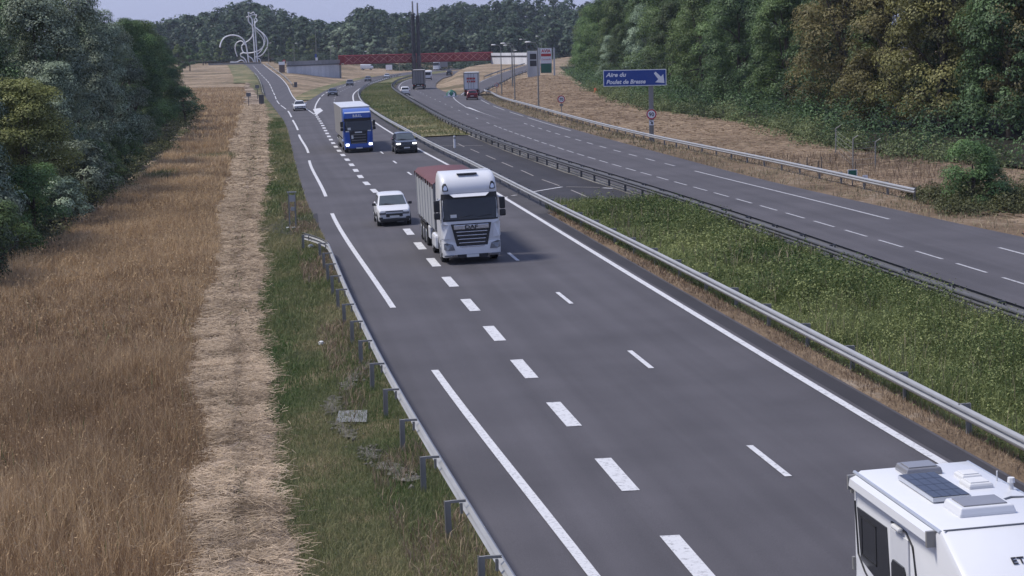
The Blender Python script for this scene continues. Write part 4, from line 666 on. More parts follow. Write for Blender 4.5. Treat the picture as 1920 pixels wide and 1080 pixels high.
def bumper(t, colr, W):
    m = MB(); m.loft([ring(*a) for a in ((.3,.1,.95,W-.02),(.42,-.06,.95,W),(.75,-.07,.95,W),(.95,-.02,.95,W))]); return m.build('bumper', M[colr], t, smooth=38)
def trailer_axles(t, ys):
    for y in ys:
        for s in (-1, 1): wheel(t, s*1.03, y, .5, .38)
def box_between(t, name, mat, y0, y1, z0, z1, hw, bevel=.03):
    m = MB(); m.box((0,(y0+y1)/2,(z0+z1)/2), (2*hw,y1-y0,z1-z0)); return m.build(name, M[mat], t, bevel=bevel)

# white tipper lorry
rz = hd(xC, 78); t = thing('tipper_lorry', 'white lorry with a slatted dark grille pulling a grey tipper body under a maroon sheet', 'lorry', (-1.62, 76.3, road_z(-1.6, 76.3)), rz, None, TL_)
face, fr, W = tractor(t, 'white', 'round'); bumper(t, 'white', W)
g = quad([(-.62,-.03,.62),(.62,-.03,.62),(.86,-.012,1.72),(-.86,-.012,1.72)], 'black', 'grille', t, .035)
for k in range(5):
    z = .76+.155*k; hw = .62+.24*(z-.62)/1.1-.12; m = MB(); m.box((0,-.075,z), (2*hw,.05,.042)); m.build('slat', M['chrome'], g, bevel=.015)
m = MB(); m.box((0,-.065,1.58), (1.5,.05,.2)); bd = m.build('badge_bar', M['chrome'], t, bevel=.03); text_mesh('badge', 'DAF', .22, M['signblack'], t, (0,-.095,1.505), align='CENTER', bold=.008, sx=1.35)
for s in (-1, 1):
    m = MB(); m.loft([[(s*x,y,z) for x,y,z in p] for p in ([(.74,-.075,.62),(1.06,-.06,.62),(1.18,.03,.66),(1.18,.05,.92),(1.1,-.045,.95),(.82,-.075,.86)],[(.74,-.1,.62),(1.06,-.09,.62),(1.2,-.0,.66),(1.2,.02,.92),(1.1,-.075,.95),(.82,-.1,.86)])]); m.build('headlight', M['lens'], t)
    m = MB(); m.box((s*1.0,-.08,.4), (.4,.04,.07)); m.build('fog_lamp', M['lens'], t, bevel=.02)
    lo, hi = sorted((s*.88, s*1.12)); rl = face_wrap[-1]('roof_lamp', 'black', [(3.12,lo,hi),(3.2,lo,hi),(3.34,lo+(.04 if s > 0 else 0),hi-(.04 if s < 0 else 0)),(3.44,lo+.08,hi-.08)], .02, t, 7); face_wrap[-1]('reflector', 'chrome', [(3.16,lo+.05,hi-.05),(3.24,lo+.04,hi-.04),(3.34,lo+.09,hi-.07)], .04, rl, 5)
    m = MB(); m.loft([[(s*x,y,z) for x,y,z in ((.9,.02,1.1),(1.16,.06,1.1),(1.24,.3,1.12),(1.24,.3,1.72),(1.16,.06,1.74),(.95,.0,1.7))],[(s*x,y,z) for x,y,z in ((.9,-.05,1.1),(1.17,-.0,1.1),(1.265,.26,1.12),(1.265,.26,1.72),(1.17,-.0,1.74),(.95,-.05,1.7))]]); m.build('corner_deflector', M['white'], t)
m = MB(); m.loft([[(x,y,z) for x,y,z in ((-.85,.1,2.98),(.85,.1,2.98),(.85,.22,3.0),(-.85,.22,3.0))],[(x,y,z) for x,y,z in ((-.68,-.05,2.86),(.68,-.05,2.86),(.68,.0,2.84),(-.68,.0,2.84))]]); m.build('sun_visor', M['white'], t)
m = MB(); m.box((0,.62,3.78), (.85,.3,.05)); m.build('roof_hatch', M['black'], t, bevel=.02)
m = MB(); m.box((0,-.075,.36), (1.3,.03,.13)); m.build('lower_intake', M['black'], t); m = MB(); m.box((.0,-.1,.36), (.52,.02,.12)); m.build('number_plate', M['plate'], t); m = MB(); m.box((-.72,.0,2.06), (.26,.03,.13)); m.build('windscreen_card', M['plate'], t)
for s in (-.5, .35): m = MB(); m.tube([(s,fr(1.97)-.05,1.98),(s+.55,fr(2.05)-.05,2.06)], .015, 5); m.build('wiper', M['black'], t)
box_between(t, 'tipper_body', 'alu', 3.0, 12.0, 1.15, 3.22, 1.22)
for k in range(7):
    for s in (-1, 1): m = MB(); m.box((s*1.235,3.3+k*1.4,2.15), (.03,.09,2.0)); m.build('body_rib', M['alu'], t)
for s in (-1, 1): m = MB(); m.box((s*1.2,3.0,2.2), (.1,.14,2.1)); m.build('corner_post', M['signback'], t)
m = MB(); yy = np.linspace(2.95,12.05,30)
m.loft([[(-1.27,y,3.2+.03*sin(k*2.1)),(-1.1,y,3.36),(0,y,3.42),(1.1,y,3.36),(1.27,y,3.2+.03*sin(k*2.3)),(0,y,3.18)] for k, y in enumerate(yy)]); m.build('tarpaulin', M['tarp'], t, smooth=50)
for k in range(9):
    for s in (-1, 1): m = MB(); m.tube([(s*1.27,3.2+k*1.08,3.22),(s*1.25,3.25+k*1.08,3.02)], .035, 5); m.build('tarpaulin_strap', M['tarp'], t)
box_between(t, 'trailer_chassis', 'black', 3.3, 11.9, .82, 1.14, .5); trailer_axles(t, (8.0, 9.3, 10.6))
for s in (-1, 1):
    m = MB(); m.box((s*1.12,6.4,.78), (.2,.9,.56)); m.build('side_locker', M['white'], t, bevel=.04); m = MB(); m.box((s*1.2,9.3,1.09), (.1,3.8,.06)); m.build('mudguard', M['black'], t)

# blue curtain-sided lorry
rz = hd(xC, 160); t = thing('curtain_lorry', 'blue lorry with lit headlamps and a white-roofed curtain trailer', 'lorry', (-12.95, 157.6, road_z(-12.9, 157.6)), rz, None, TL_)
face, fr, W = tractor(t, 'blue', 'high'); bumper(t, 'blue', W)
g = quad([(-.7,-.03,.7),(.7,-.03,.7),(.78,-.012,1.85),(-.78,-.012,1.85)], 'black', 'grille', t, .03)
for k in range(4): m = MB(); m.box((0,-.06,.85+.24*k), (1.25,.04,.05)); m.build('slat', M['galv_mid'], g)
m = MB(); m.box((0,-.055,1.78), (.62,.03,.11)); m.build('name_bar', M['plate'], t)
text_mesh('visor_lettering', 'B.B.I.L.', .3, M['signwhite'], t, (0,fr(3.2)-.06,3.1), align='CENTER', bold=.012)
face(-1.1,1.1,3.42,3.52,'silver_car','pale_roof_stripe',.02)
for s in (-1, 1):
    m = MB(); m.box((s*1.0,-.07,.72), (.3,.06,.2)); m.build('headlight', M['lit'], t, bevel=.04)
    m = MB(); m.box((s*.95,-.03,1.88), (.3,.04,.09)); m.build('corner_lamp', M['plate'], t)
m = MB(); m.box((-.55,-.075,1.38), (.17,.03,.3)); m.build('pennant', M['plate'], t); m = MB(); m.box((0,-.1,.42), (.55,.02,.12)); m.build('number_plate', M['plate'], t); m = MB(); m.box((-.78,.02,2.1), (.26,.03,.2)); m.build('windscreen_card', M['plate'], t)
box_between(t, 'lower_bumper', 'black', -.06, .3, .28, .5, 1.16)
box_between(t, 'trailer_curtain', 'curtain', 2.9, 16.4, 1.18, 3.86, 1.25); box_between(t, 'trailer_roof', 'white', 2.85, 16.45, 3.862, 3.93, 1.28); box_between(t, 'front_wall', 'offwhite', 2.8, 2.9, 1.1, 3.9, 1.26); box_between(t, 'trailer_chassis', 'black', 3.2, 16.2, .85, 1.178, .55); trailer_axles(t, (11.2, 12.5, 13.8))
for s in (-1, 1): m = MB(); m.box((s*1.2,8.2,.75), (.05,4.6,.5)); m.build('side_guard', M['galv_mid'], t)

def rear_lorry(label, x, y, rz, boxm, frame, height, length, name='box_lorry'):
    """lorry seen from behind: rear at y=0, cab far end"""
    t = thing(name, label, 'lorry', (x, y, road_z(x, y)), rz)
    box_between(t, 'cargo_box', boxm, 0.0, length, 1.1, height, 1.25); m = MB(); hw = 1.27
    m.box((0,-.03,height-.06), (2*hw,.08,.14)); [m.box((s*1.2,-.03,(1.1+height)/2), (.12,.08,height-1.1)) for s in (-1,1)]; m.box((0,-.03,1.14), (2*hw,.08,.12)); m.build('rear_frame', M[frame], t)
    m = MB(); m.box((0,-.045,(1.2+height)/2-.05), (.05,.05,height-1.4)); [m.tube([(s*.45,-.06,1.25),(s*.45,-.06,height-.2)], .03, 6) for s in (-1,1)]; m.build('door_bars', M[frame], t)
    box_between(t, 'underrun_bar', 'black', -.02, .12, .45, .65, 1.18)
    for s in (-1, 1):
        m = MB(); m.box((s*.95,-.04,.86), (.45,.06,.14)); m.build('tail_light', M['tail'], t)
        for ya in (1.6,2.9): wheel(t, s*1.03, ya, .5, .4)
        wheel(t, s*1.05, length+1.0, .5, .34)
    m = MB(); m.box((0,-.05,.86), (.5,.03,.12)); m.build('number_plate', M['plate'], t)
    box_between(t, 'chassis', 'black', .3, length+1, .7, 1.09, .5); box_between(t, 'cab', 'white', length+.4, length+2.4, .6, 3.3, 1.2, .2)
    return t
rear_lorry('grey lorry trailer with a dark rear frame ahead of the white hatchback', -18.6, 381, hd(xG, 385)-.05, 'curtain', 'black', 4.0, 13, 'trailer_lorry')
t = rear_lorry('white box lorry with red lettering on its rear doors entering the exit slip road', -6.15, 309, hd(curve((-6.1,309),(-6.0,325)), 315), 'white', 'signback', 3.95, 8.5)
for (zc, row) in ((2.95, ((-.62,.2),(-.36,.16),(-.12,.2),(.12,.14),(.36,.2),(.6,.2))), (2.45, ((-.6,.18),(-.22,.16),(.08,.2),(.34,.2),(.62,.18)))):
    for xx, ww in row: m = MB(); m.box((xx,-.075,zc), (ww,.02,.3)); m.build('red_letter', M['signred'], t)
# far white lorry facing us and the van with its trailer
t = thing('far_lorry', 'white lorry coming out from under the red footbridge', 'lorry', (-28.6, 735, road_z(-28.6, 735)), hd(xA, 735)); tractor(t, 'white', 'high'); bumper(t, 'white', 1.24); box_between(t, 'trailer_box', 'curtain', 2.9, 15, 1.1, 3.9, 1.25)
t = thing('camper_van', 'white camper van with a dark rear window beyond the grey trailer', 'van', (-22.6, 522, road_z(-22.6, 522)), hd(xG, 520)+.02)
m = MB(); m.loft([rrect(1.05, .4, 2.5, 0, .2), rrect(1.1, .35, 2.75, .25, .2), rrect(1.1, .35, 2.8, 4.6, .25), rrect(1.0, .4, 1.6, 6.0, .2)]); m.build('body', M['white'], t, smooth=40)
m = MB(); m.box((0,-.0,1.9), (1.5,.06,.8)); m.build('rear_window', M['glass'], t); box_between(t, 'rear_bumper', 'black', -.12, .1, .4, .7, 1.0)
for s in (-1, 1):
    m = MB(); m.box((s*.85,-.02,1.0), (.16,.06,.4)); m.build('tail_light', M['tail'], t)
    for ya in (1.4, 5.0): wheel(t, s*.95, ya, .34, .22)

# motorhome in the near corner
rz = hd(xC, 25)-.0; MX, MY = 6.1, 27.0
t = thing('motorhome', 'white motorhome with a solar panel and rooflights on its roof', 'motorhome', (MX, MY, road_z(MX, MY)), rz, None, TL_)
W = .93; HR = 2.76; LM = 6.7                                        # rear at y=0, front at -y
side = [(0,.42),(0,HR-.1),(-.1,HR),(-3.55,HR),(-4.55,HR-.54),(-4.9,HR-.8),(-5.9,1.35),(-LM,1.05),(-LM,.42)]
def mh(hw, sh): return [(hw, y+(sh if y > -.5 else 0), z) for y, z in side]
m = MB(); rgs = []
for hw, dz, dy in ((-W,-.1,.06),(-W+.03,-.035,.02),(-W+.1,0,0),(W-.1,0,0),(W-.03,-.035,.02),(W,-.1,.06)):
    rgs.append([(hw, y-(dy if y > -.5 else -dy), z+(dz if z > 1.5 else 0)) for y, z in side])
m.loft(rgs).build('body', M['white'], t, smooth=30)
for s in (-1, 1):
    m = MB(); m.tube([(s*(W-.03),0,HR-.04),(s*(W-.03),-3.5,HR-.04)], .028, 6); m.build('roof_rail', M['silver_car'], t)
# awning box on the side facing the carriageway
m = MB(); m.loft([[(-W-.0,y,HR-.05),(-W-.1,y,HR-.09),(-W-.12,y,HR-.2),(-W-.02,y,HR-.26)] for y in (-.15,-3.35)]); aw = m.build('awning_case', M['white'], t, smooth=30); [MB().box((-W-.06,y,HR-.155), (.13,.05,.22)).build('end_cap', M['galv_mid'], aw) for y in (-.13,-3.37)]
sx = -W-.004
def sideq(pts, mat, name, d=.012, par=t): return quad([(sx,y,z) for y, z in pts], mat, name, par, d)
wnd = sideq([(-.22,HR-.52),(-.34,HR-1.3),(-1.62,HR-1.52),(-1.5,HR-.5)], 'glass', 'side_window', .014)
m = MB(); [m.box((sx-.012,(a+b)/2,(c_+d_)/2), (.02,abs(b-a)+.03,abs(d_-c_)+.03)) for a, b, c_, d_ in ((-.42,-1.05,HR-.62,HR-.62),(-.42,-1.05,HR-1.2,HR-1.2),(-.42,-.42,HR-.62,HR-1.2),(-1.05,-1.05,HR-.62,HR-1.2))]; m.build('frame', M['black'], wnd)
dr = sideq([(-1.68,HR-.45),(-1.68,.55),(-2.4,.55),(-2.4,HR-.45)], 'white', 'entrance_door', .02)
m = MB(); m.prism([(-1.76,HR-.95),(-1.76,HR-1.5),(-2.28,HR-1.5),(-2.3,HR-1.45),(-2.3,HR-.95),(-2.24,HR-.88),(-1.82,HR-.88)], .03, (sx-.045,0,0), ((0,1,0),(0,0,1)), (1,0,0)); m.build('pane', M['glass'], dr)
m = MB(); m.box((sx-.03,-1.74,HR-1.55), (.05,.05,.18)); m.build('handle', M['black'], dr); m = MB(); m.box((sx-.03,-2.38,HR-1.3), (.05,.06,.16)); m.build('hinge', M['signback'], dr)
m = MB(); m.tube([(sx-.01,-1.72,HR-.36),(sx-.01,-2.3,HR-.36),(sx-.01,-2.55,HR-.5),(sx-.01,-2.66,HR-.9),(sx-.01,-2.72,.7)], .016, 5); m.tube([(sx-.01,-.12,HR-.45),(sx-.01,-.22,HR-1.25),(sx-.01,-.5,HR-1.45),(sx-.01,-1.9,.75)], .014, 5); m.build('trim_line', M['black'], t)
m = MB(); m.box((sx-.05,-2.05,HR-.36), (.09,.32,.07)); m.build('awning_lamp', M['offwhite'], t, bevel=.03)
for z in (HR-.25, HR-1.45): m = MB(); m.box((sx-.02,-.03,z), (.04,.06,.2)); m.build('marker_lamp', M['galv_mid'], t)
wn = sideq([(-3.75,HR-.85),(-3.75,HR-1.3),(-4.75,HR-1.32),(-4.6,HR-1.05)], 'glass', 'cab_window', .02)
quad([(-W+.1,-4.62,HR-.6),(-W+.16,-5.85,1.42),(W-.16,-5.85,1.42),(W-.1,-4.62,HR-.6)], 'glass', 'windscreen', t, .03)
# roof fittings
sp = thing('solar_panel', 'flat dark solar panel mounted on the motorhome roof', 'solar panel'); sp.parent = t
for kk in ('label', 'category'): del sp[kk]
m = MB(); m.box((-.24,-1.55,HR+.05), (.56,1.4,.06)); m.build('panel_frame', M['silver_car'], sp); m = MB(); [m.box((-.24+.135*(i-1.5),-1.55+.34*(j-1.5),HR+.085), (.127,.328,.012)) for i in range(4) for j in range(4)]; m.build('solar_cells', M['solar'], sp)
def hatch(x, y, wx, wy, h, mat, rimm='white'):
    m = MB(); m.loft([[(x+a*wx/2*k,y+b*wy/2*k,HR+z) for a, b in ((-1,-1),(1,-1),(1,1),(-1,1))] for k, z in ((1.0,-.01),(1.0,.04),(.93,h),(.88,h+.005))]); o = m.build('rooflight', M[rimm], t, bevel=.02)
    m = MB(); m.box((x,y,HR+h+.012), (wx*.78,wy*.72,.02)); m.build('pane', M[mat], o, bevel=.008); return o
hatch(-.05,-.45,.56,.5,.1,'rooflight','rooflight'); hatch(-.05,-2.75,.8,.62,.12,'rooflight'); hatch(.5,-1.0,.3,.34,.06,'offwhite','offwhite'); hatch(.42,-1.5,.36,.4,.07,'offwhite','offwhite')
m = MB(); m.tube([(.42,-2.4,HR+.01),(.6,-2.3,HR+.015),(.78,-2.33,HR+.01)], .015, 5); m.build('roof_cable', M['signback'], t); m = MB(); m.tube([(.8,-1.85,HR-.02),(.8,-1.85,HR+.1),(.8,-1.85,HR+.1001),(.8,-1.85,HR+.17)], [.035,.035,.06,.05], 8); m.build('aerial_base', M['offwhite'], t); m = MB(); m.tube([(.8,-1.35,HR-.02),(.78,-1.4,HR+.16)], .012, 5); m.build('aerial', M['offwhite'], t)
m = MB(); m.box((0,-3.56,HR+.002), (2*W-.1,.025,.012)); m.build('roof_seam', M['signback'], t)
sl = math.atan2(.54, 1.0); text_mesh('maker_lettering', 'ETRVSCO', .17, M['signblack'], t, (-.2,-4.2,HR-.335), (sl,0,0), extr=.006, align='LEFT')
for s in (-1, 1):
    for ya in (-1.6, -5.6): wheel(t, s*(W-.14), ya, .34, .22)
    m = MB(); m.box((s*(W+.12),-5.2,1.6), (.22,.16,.3)); m.build('door_mirror', M['white'], t, bevel=.05); m = MB(); m.box((s*(W-.2),-LM-.0,.85), (.3,.08,.22)); m.build('headlight', M['lens'], t, bevel=.03)
m = MB(); m.box((0,-LM+.1,.5), (2*W-.06,.3,.3)); m.build('bumper', M['signback'], t, bevel=.05)

# ------------------------------------------------------------------ signs, lamps and roadside things
def gz(x, y): return float(Z(x, y))
def disc(t, c, r, mat, name, d=.02, n=28): m = MB(); m.prism([(r*cos(2*pi*k/n), r*sin(2*pi*k/n)) for k in range(n)], d, c); return m.build(name, M[mat], t)
def limit(t, z, num, r=.45, y0=-.1):
    disc(t, (0,y0,z), r, 'signwhite', 'sign_face', .03); m = MB(); n = 32; ro, ri = r*.97, r*.74
    m.add([(q*cos(2*pi*k/n), y0-.006, z+q*sin(2*pi*k/n)) for q in (ro, ri) for k in range(n)], [(k, (k+1) % n, n+(k+1) % n, n+k) for k in range(n)]); m.build('red_border', M['signred'], t)
    text_mesh('numerals', num, r*1.02, M['signblack'], t, (0,y0-.006,z-r*.36), align='CENTER', extr=.004, bold=.01)
x, y = 12.55, 159.5; t = thing('direction_sign', 'large blue motorway services sign with a white arrow on a single grey mast', 'road sign', (x, y, gz(x, y)), -.07)
m = MB(); m.box((0,.12,2.9), (.42,.3,6.3)); m.build('mast', M['galv_mid'], t, bevel=.03)
m = MB(); m.box((-1.4,-.1,5.55), (5.5,.08,1.42)); m.build('border', M['signwhite'], t); m = MB(); m.box((-1.4,-.143,5.55), (5.38,.012,1.3)); m.build('panel', M['signblue'], t)
for z in (5.15, 5.9): m = MB(); m.box((-1.4,0,z), (5.2,.08,.08)); m.build('stiffener', M['signback'], t)
text_mesh('lettering', 'Aire du', .5, M['signwhite'], t, (-3.9,-.152,5.68), shear=.25, extr=.004, bold=.016, sx=1.12); text_mesh('lettering', 'Poulet de Bresse', .5, M['signwhite'], t, (-3.9,-.152,5.06), shear=.25, extr=.004, bold=.016, sx=1.0)
m = MB(); a = [(-.34,.42),(-.48,.28),(.06,-.2),(-.3,-.42),(.42,-.5),(.36,.2),(.2,-.06)]; a = [(-.46,.36),(-.3,.5),(.16,.06),(.36,.28),(.46,-.5),(-.34,-.42),(-.08,-.16)]
m.prism(a, .006, (.72,-.156,5.55)); m.build('arrow', M['signwhite'], t)
t2 = thing('speed_limit_sign', 'round 90 speed limit sign with an arrow plate on the big blue sign mast', 'road sign', (x, y-.22, gz(x, y)), -.07); limit(t2, 2.35, '90', .46, .06)
m = MB(); m.box((0,.1,1.6), (.4,.04,.42)); m.build('arrow_plate', M['signwhite'], t2); m = MB(); m.prism([(.02*1,.1),(-.1,.12),(-.02,.02),(-.12,.14),(-.06,.18),(.05,.05),(.1,.12),(.12,-.14),(-.12,-.08),(-.02,-.02)], .006, (0,.07,1.6)); m.build('arrow', M['signblack'], t2); m = MB(); m.box((0,.13,1.2), (.1,.08,2.6)); m.build('bracket', M['galv_mid'], t2)
x, y = 6.5, 221; t = thing('speed_limit_sign', 'round 70 speed limit sign on a thin post at the edge of the dry meadow', 'road sign', (x, y, gz(x, y)), -.05); limit(t, 1.85, '70', .48); m = MB(); m.box((0,0,.9), (.09,.07,2.2)); m.build('post', M['galv_mid'], t); m = MB(); m.box((0,-.05,1.16), (.42,.03,.26)); m.build('lower_plate', M['signback'], t)
x, y = -1.9, 318; t = thing('warning_disc_sign', 'round sign by the foot of the exit ramp barrier', 'road sign', (x, y, gz(x, y)), .3); limit(t, 1.65, '50', .4); m = MB(); m.box((0,0,.85), (.08,.06,2.0)); m.build('post', M['galv_mid'], t)
# green gore marker
x, y = -9.4, 305; t = thing('gore_marker', 'green and white nose marker standing at the exit gore', 'traffic marker', (x, y, road_z(x, y)))
m = MB(); m.loft([[(r_*.85*cos(a), r_*.5*sin(a)+.25, z) for a in np.linspace(0, 2*pi, 17)[:-1]] for z, r_ in ((.0,1.0),(.65,1.0),(1.0,.62),(1.25,.08))]); m.build('shell', M['signgreen'], t, smooth=50)
for s in (-1, 1): m = MB(); m.prism([(s*.12,.2),(s*.6,.2),(s*.62,.6),(s*.2,.95),(s*.38,.55)], .03, (0,-.3,0)); m.build('chevron', M['signwhite'], t)
m = MB(); m.box((-.1,-.15,.1), (2.3,.5,.2)); m.build('base', M['concrete'], t)
# fuel price and brand totems
x, y = 5.95, 420; t = thing('price_totem', 'tall grey fuel price totem with two dark displays', 'totem sign', (x, y, gz(x, y)-.1)); m = MB(); m.box((0,0,3.0), (2.45,.5,6.0)); m.build('body', M['concrete'], t, bevel=.04)
for z in (4.75, 3.2): m = MB(); m.box((.1,-.26,z), (1.5,.06,1.28)); m.build('display', M['signblack'], t)
x, y = 8.95, 419; t = thing('brand_totem', 'concrete framed fuel brand totem with red lettering and a dark lower panel', 'totem sign', (x, y, gz(x, y)-.1)); m = MB(); [m.box((sx_,.1,3.2), (.35,.6,6.4)) for sx_ in (-1.55, 1.9)]; m.build('frame', M['concrete'], t)
m = MB(); m.box((0.05,-.05,4.15), (2.6,.3,4.3)); m.build('panel', M['signwhite'], t); text_mesh('brand_lettering', 'AVIA', .95, M['signred'], t, (.05,-.215,5.35), align='CENTER', bold=.03, sx=1.0)
m = MB(); m.box((.05,-.21,4.75), (2.3,.03,.62)); m.build('brand_band', M['signred'], t); text_mesh('restaurant_lettering', 'Courtepaille', .5, M['signred'], t, (.05,-.215,3.6), align='CENTER', shear=.3, sx=.85); m = MB(); m.box((.05,-.1,1.75), (2.5,.36,2.2)); m.build('lower_panel', M['concrete_dark'], t); m = MB(); m.box((.05,-.29,1.75), (2.3,.04,2.0)); m.build('dark_screen', M['signgreen'], t)
# street lamps
def lamp(label, x, y, h, arm, group, head=1.0):
    t = thing('street_lamp', label, 'street lamp', (x, y, gz(x, y)-.1), 0, group); m = MB(); m.tube([(0,0,0),(0,0,h*.5),(0,0,h*.93),(arm*.25,0,h*.985),(arm,0,h)], [.11,.09,.06,.05,.045], 8); m.build('pole', M['galv_mid'], t, smooth=50)
    m = MB(); m.loft([[(arm*1.25+k*.42*head*cos(a), .16*head*k*sin(a), h+z) for a in np.linspace(0,2*pi,11)[:-1]] for z, k in ((-.1,.5),(-.04,1.0),(.04,.9),(.1,.4))]); m.build('lamp_head', M['offwhite'], t, smooth=60); return t
gl = 'street lamps along the exit ramp'; LBL = 'grey curved-arm street lamp standing beside the exit ramp'
for a in ((4.05,240,8.9,-1.0),(1.1,279,8.8,-1.3),(-1.0,314,8.7,-1.0),(1.0,372,8.6,-1.0),(5.2,468,8.9,-1.2),(10.4,545,9.6,-1.0),(1.2,395,7.2,.5)): lamp(LBL, *a, gl)
for p, h in ((517,8.5),(565,8.2),(633,7.6),(694,7.0),(760,6.0)): x = (p-960)/F_PX*745; lamp('thin street lamp behind the concrete retaining wall on the rest area', x, 745, h, .8, 'street lamps on the far rest area', 1.2)
x = (606-960)/F_PX*730; t = thing('flag_mast', 'very tall thin mast carrying a blue and white banner behind the retaining wall', 'mast', (x, 730, gz(x, 730))); m = MB(); m.tube([(0,0,0),(0,0,15.5)], [.14,.05], 8); m.build('mast', M['galv_mid'], t); m = MB(); m.box((-.2,-.1,3.6), (.8,.06,1.6)); m.build('banner', M['signblue'], t); m = MB(); m.box((.1,-.16,2.3), (.9,.06,1.3)); m.build('lower_banner', M['signwhite'], t)
x, y = -78, 640; t = thing('no_entry_sign', 'small round red and white sign above the retaining wall', 'road sign', (x, y, gz(x, y))); disc(t, (0,0,2.6), .55, 'signred', 'sign_face', .03); m = MB(); m.box((0,-.02,2.6), (.8,.02,.2)); m.build('bar', M['signwhite'], t); m = MB(); m.box((0,.06,1.3), (.1,.08,2.7)); m.build('post', M['galv_mid'], t)
# left roadside things
x, y = -11.45, 95; t = thing('marker_post', 'grey metal marker post with a bent bracket top on the paved pad', 'post', (x, y, gz(x, y)), .1); m = MB(); m.box((-.16,0,1.0), (.07,.06,2.0)); m.box((.16,0,.95), (.07,.06,1.9)); m.build('upright', M['galv_mid'], t); m = MB(); m.box((0,0,1.98), (.5,.08,.06)); m.box((.02,-.05,1.65), (.3,.05,.34)); m.box((.02,-.05,1.1), (.2,.05,.2)); m.build('bracket', M['galv'], t); m = MB(); m.box((0,0,.06), (.7,.35,.14)); m.build('footing', M['concrete'], t)
x, y = -7.4, 157.6; x = -4.7; t = thing('delineator_post', 'short white marker post standing on the paved median crossing', 'post', (x, y, gz(x, y)+.03)); m = MB(); m.tube([(0,0,0),(0,0,1.05)], [.1,.085], 10); m.build('post', M['signwhite'], t); m = MB(); m.tube([(0,0,.8),(0,0,.92)], .095, 10); m.build('band', M['galv_mid'], t)
for x, y, h, lb in ((-41.5,292,2.3,'small grey sign back on a thin post left of the slip road'),(-45.4,331,2.6,'taller sign on a thin post beside the slip road barrier end')):
    t = thing('roadside_sign', lb, 'road sign', (x, y, gz(x, y)), .4); m = MB(); m.box((0,0,h/2), (.1,.08,h)); m.build('post', M['galv_dull'], t); m = MB(); m.box((0,-.06,h-.3), (.75,.04,.6)); m.build('plate', M['signback'], t)
x, y = -41.2, 305; t = thing('equipment_cabinet', 'dark roadside cabinet on the grass beside the slip road', 'cabinet', (x, y, gz(x, y))); m = MB(); m.box((0,0,.75), (.8,.5,1.5)); m.build('box', M['galv_dull'], t, bevel=.03); m = MB(); m.box((0,0,1.54), (1.0,.7,.08)); m.build('lid', M['signback'], t)
x, y = -72.4, 588; t = thing('brick_pillar', 'brown pillar sign box with a pale top panel beside the retaining wall', 'pillar', (x, y, gz(x, y)-.2), -.1); m = MB(); m.box((0,0,1.25), (1.7,.8,2.6)); m.build('pillar', paint('brown_cladding', (.12,.085,.075), .8), t); m = MB(); m.box((0,-.1,3.0), (1.85,1.0,.95)); m.build('top_panel', M['signwhite'], t)
x, y = -48.5, 418; t = thing('bank_box', 'small dark box standing on the dry gore bank', 'box', (x, y, gz(x, y))); m = MB(); m.box((0,0,.5), (.7,.5,1.1)); m.build('cabinet', M['galv_dull'], t, bevel=.04); m = MB(); m.box((0,0,1.08), (.8,.6,.06)); m.build('lid', M['signback'], t)
for (x, y, s, lb) in ((-6.15,57.4,.2,'crumpled white litter lying on the green verge'),(-9.5,85.5,.26,'whitish stone beside the curved end of the left barrier')):
    m = MB(); m.loft([[(s*k*(cos(a)*.8+.25*sin(3*a+z*9)), s*k*(sin(a)*.6+.2*cos(2*a)), z*s) for a in np.linspace(0,2*pi,10)[:-1]] for k, z in ((.5,0),(.62,.25),(.5,.5),(.15,.62))]); tag(m.build('litter' if s < .21 else 'stone', M['plate' if s < .21 else 'concrete'], None, loc=(x, y, gz(x, y)+.06)), lb, 'litter' if s < .21 else 'stone')
# right roadside things
gpst = 'old posts in the meadow'
for i, (px_, py, h, lb) in enumerate(((1513,322,1.05,'leaning wooden post with dry weeds at its foot'),(1534,327,1.0,'short thin wooden post beside a taller one'),(1541,327,1.25,'taller grey wooden post of the pair in the dry weeds'),(1604,321,.75,'stubby dark post by the wire fence'))):
    x, y = gp(px_, py); t = thing('fence_post', lb, 'post', (x, y, gz(x, y)-.1), random.random()); m = MB(); m.tube([(0,0,0),(random.gauss(0,.04),0,h)], [.06,.045], 7); m.build('stake', M['wood'], t); m = MB(); m.tube([(0,0,h-.12),(random.gauss(0,.04),.0,h-.1)], .05, 6); m.build('cap', M['wood'], t)
x0, y0 = gp(1599,320); x1, y1 = gp(1641,315); x2, y2 = gp(1567,288); t = thing('wire_fence', 'wire mesh fence on tall grey posts with cranked tops at the edge of the wood', 'fence', (0,0,0))
for (x, y, h) in ((x0,y0,2.1),(x1,y1,1.75),(x2,y2,1.9)):
    z = gz(x, y); m = MB(); m.tube([(x,y,z-.2),(x,y,z+h)], .045, 7); m.tube([(x,y,z+h),(x+.35,y-.05,z+h+.22)], .035, 6); m.build('post', M['galv_mid'], t)
for k in range(5):
    for (a, b) in (((x0,y0),(x1,y1)),((x0,y0),(x2,y2))): m = MB(); h = .35+.36*k; m.tube([(a[0],a[1],gz(*a)+h),((a[0]+b[0])/2,(a[1]+b[1])/2,gz(*a)+h-.04),(b[0],b[1],gz(*b)+h)], .008, 4); m.build('wire', M['galv_mid'], t)
x, y = gp(1598,349); t = thing('kilometre_sign', 'small green rectangular plate with a white edge behind the right barrier', 'road sign', (x, y, gz(x, y))); m = MB(); m.box((0,0,.45), (.06,.05,.95)); m.build('post', M['galv_mid'], t); m = MB(); m.box((0,-.04,.75), (.56,.03,.46)); m.build('border', M['signwhite'], t); m = MB(); m.box((0,-.06,.75), (.48,.012,.38)); m.build('plate', M['signgreen'], t)
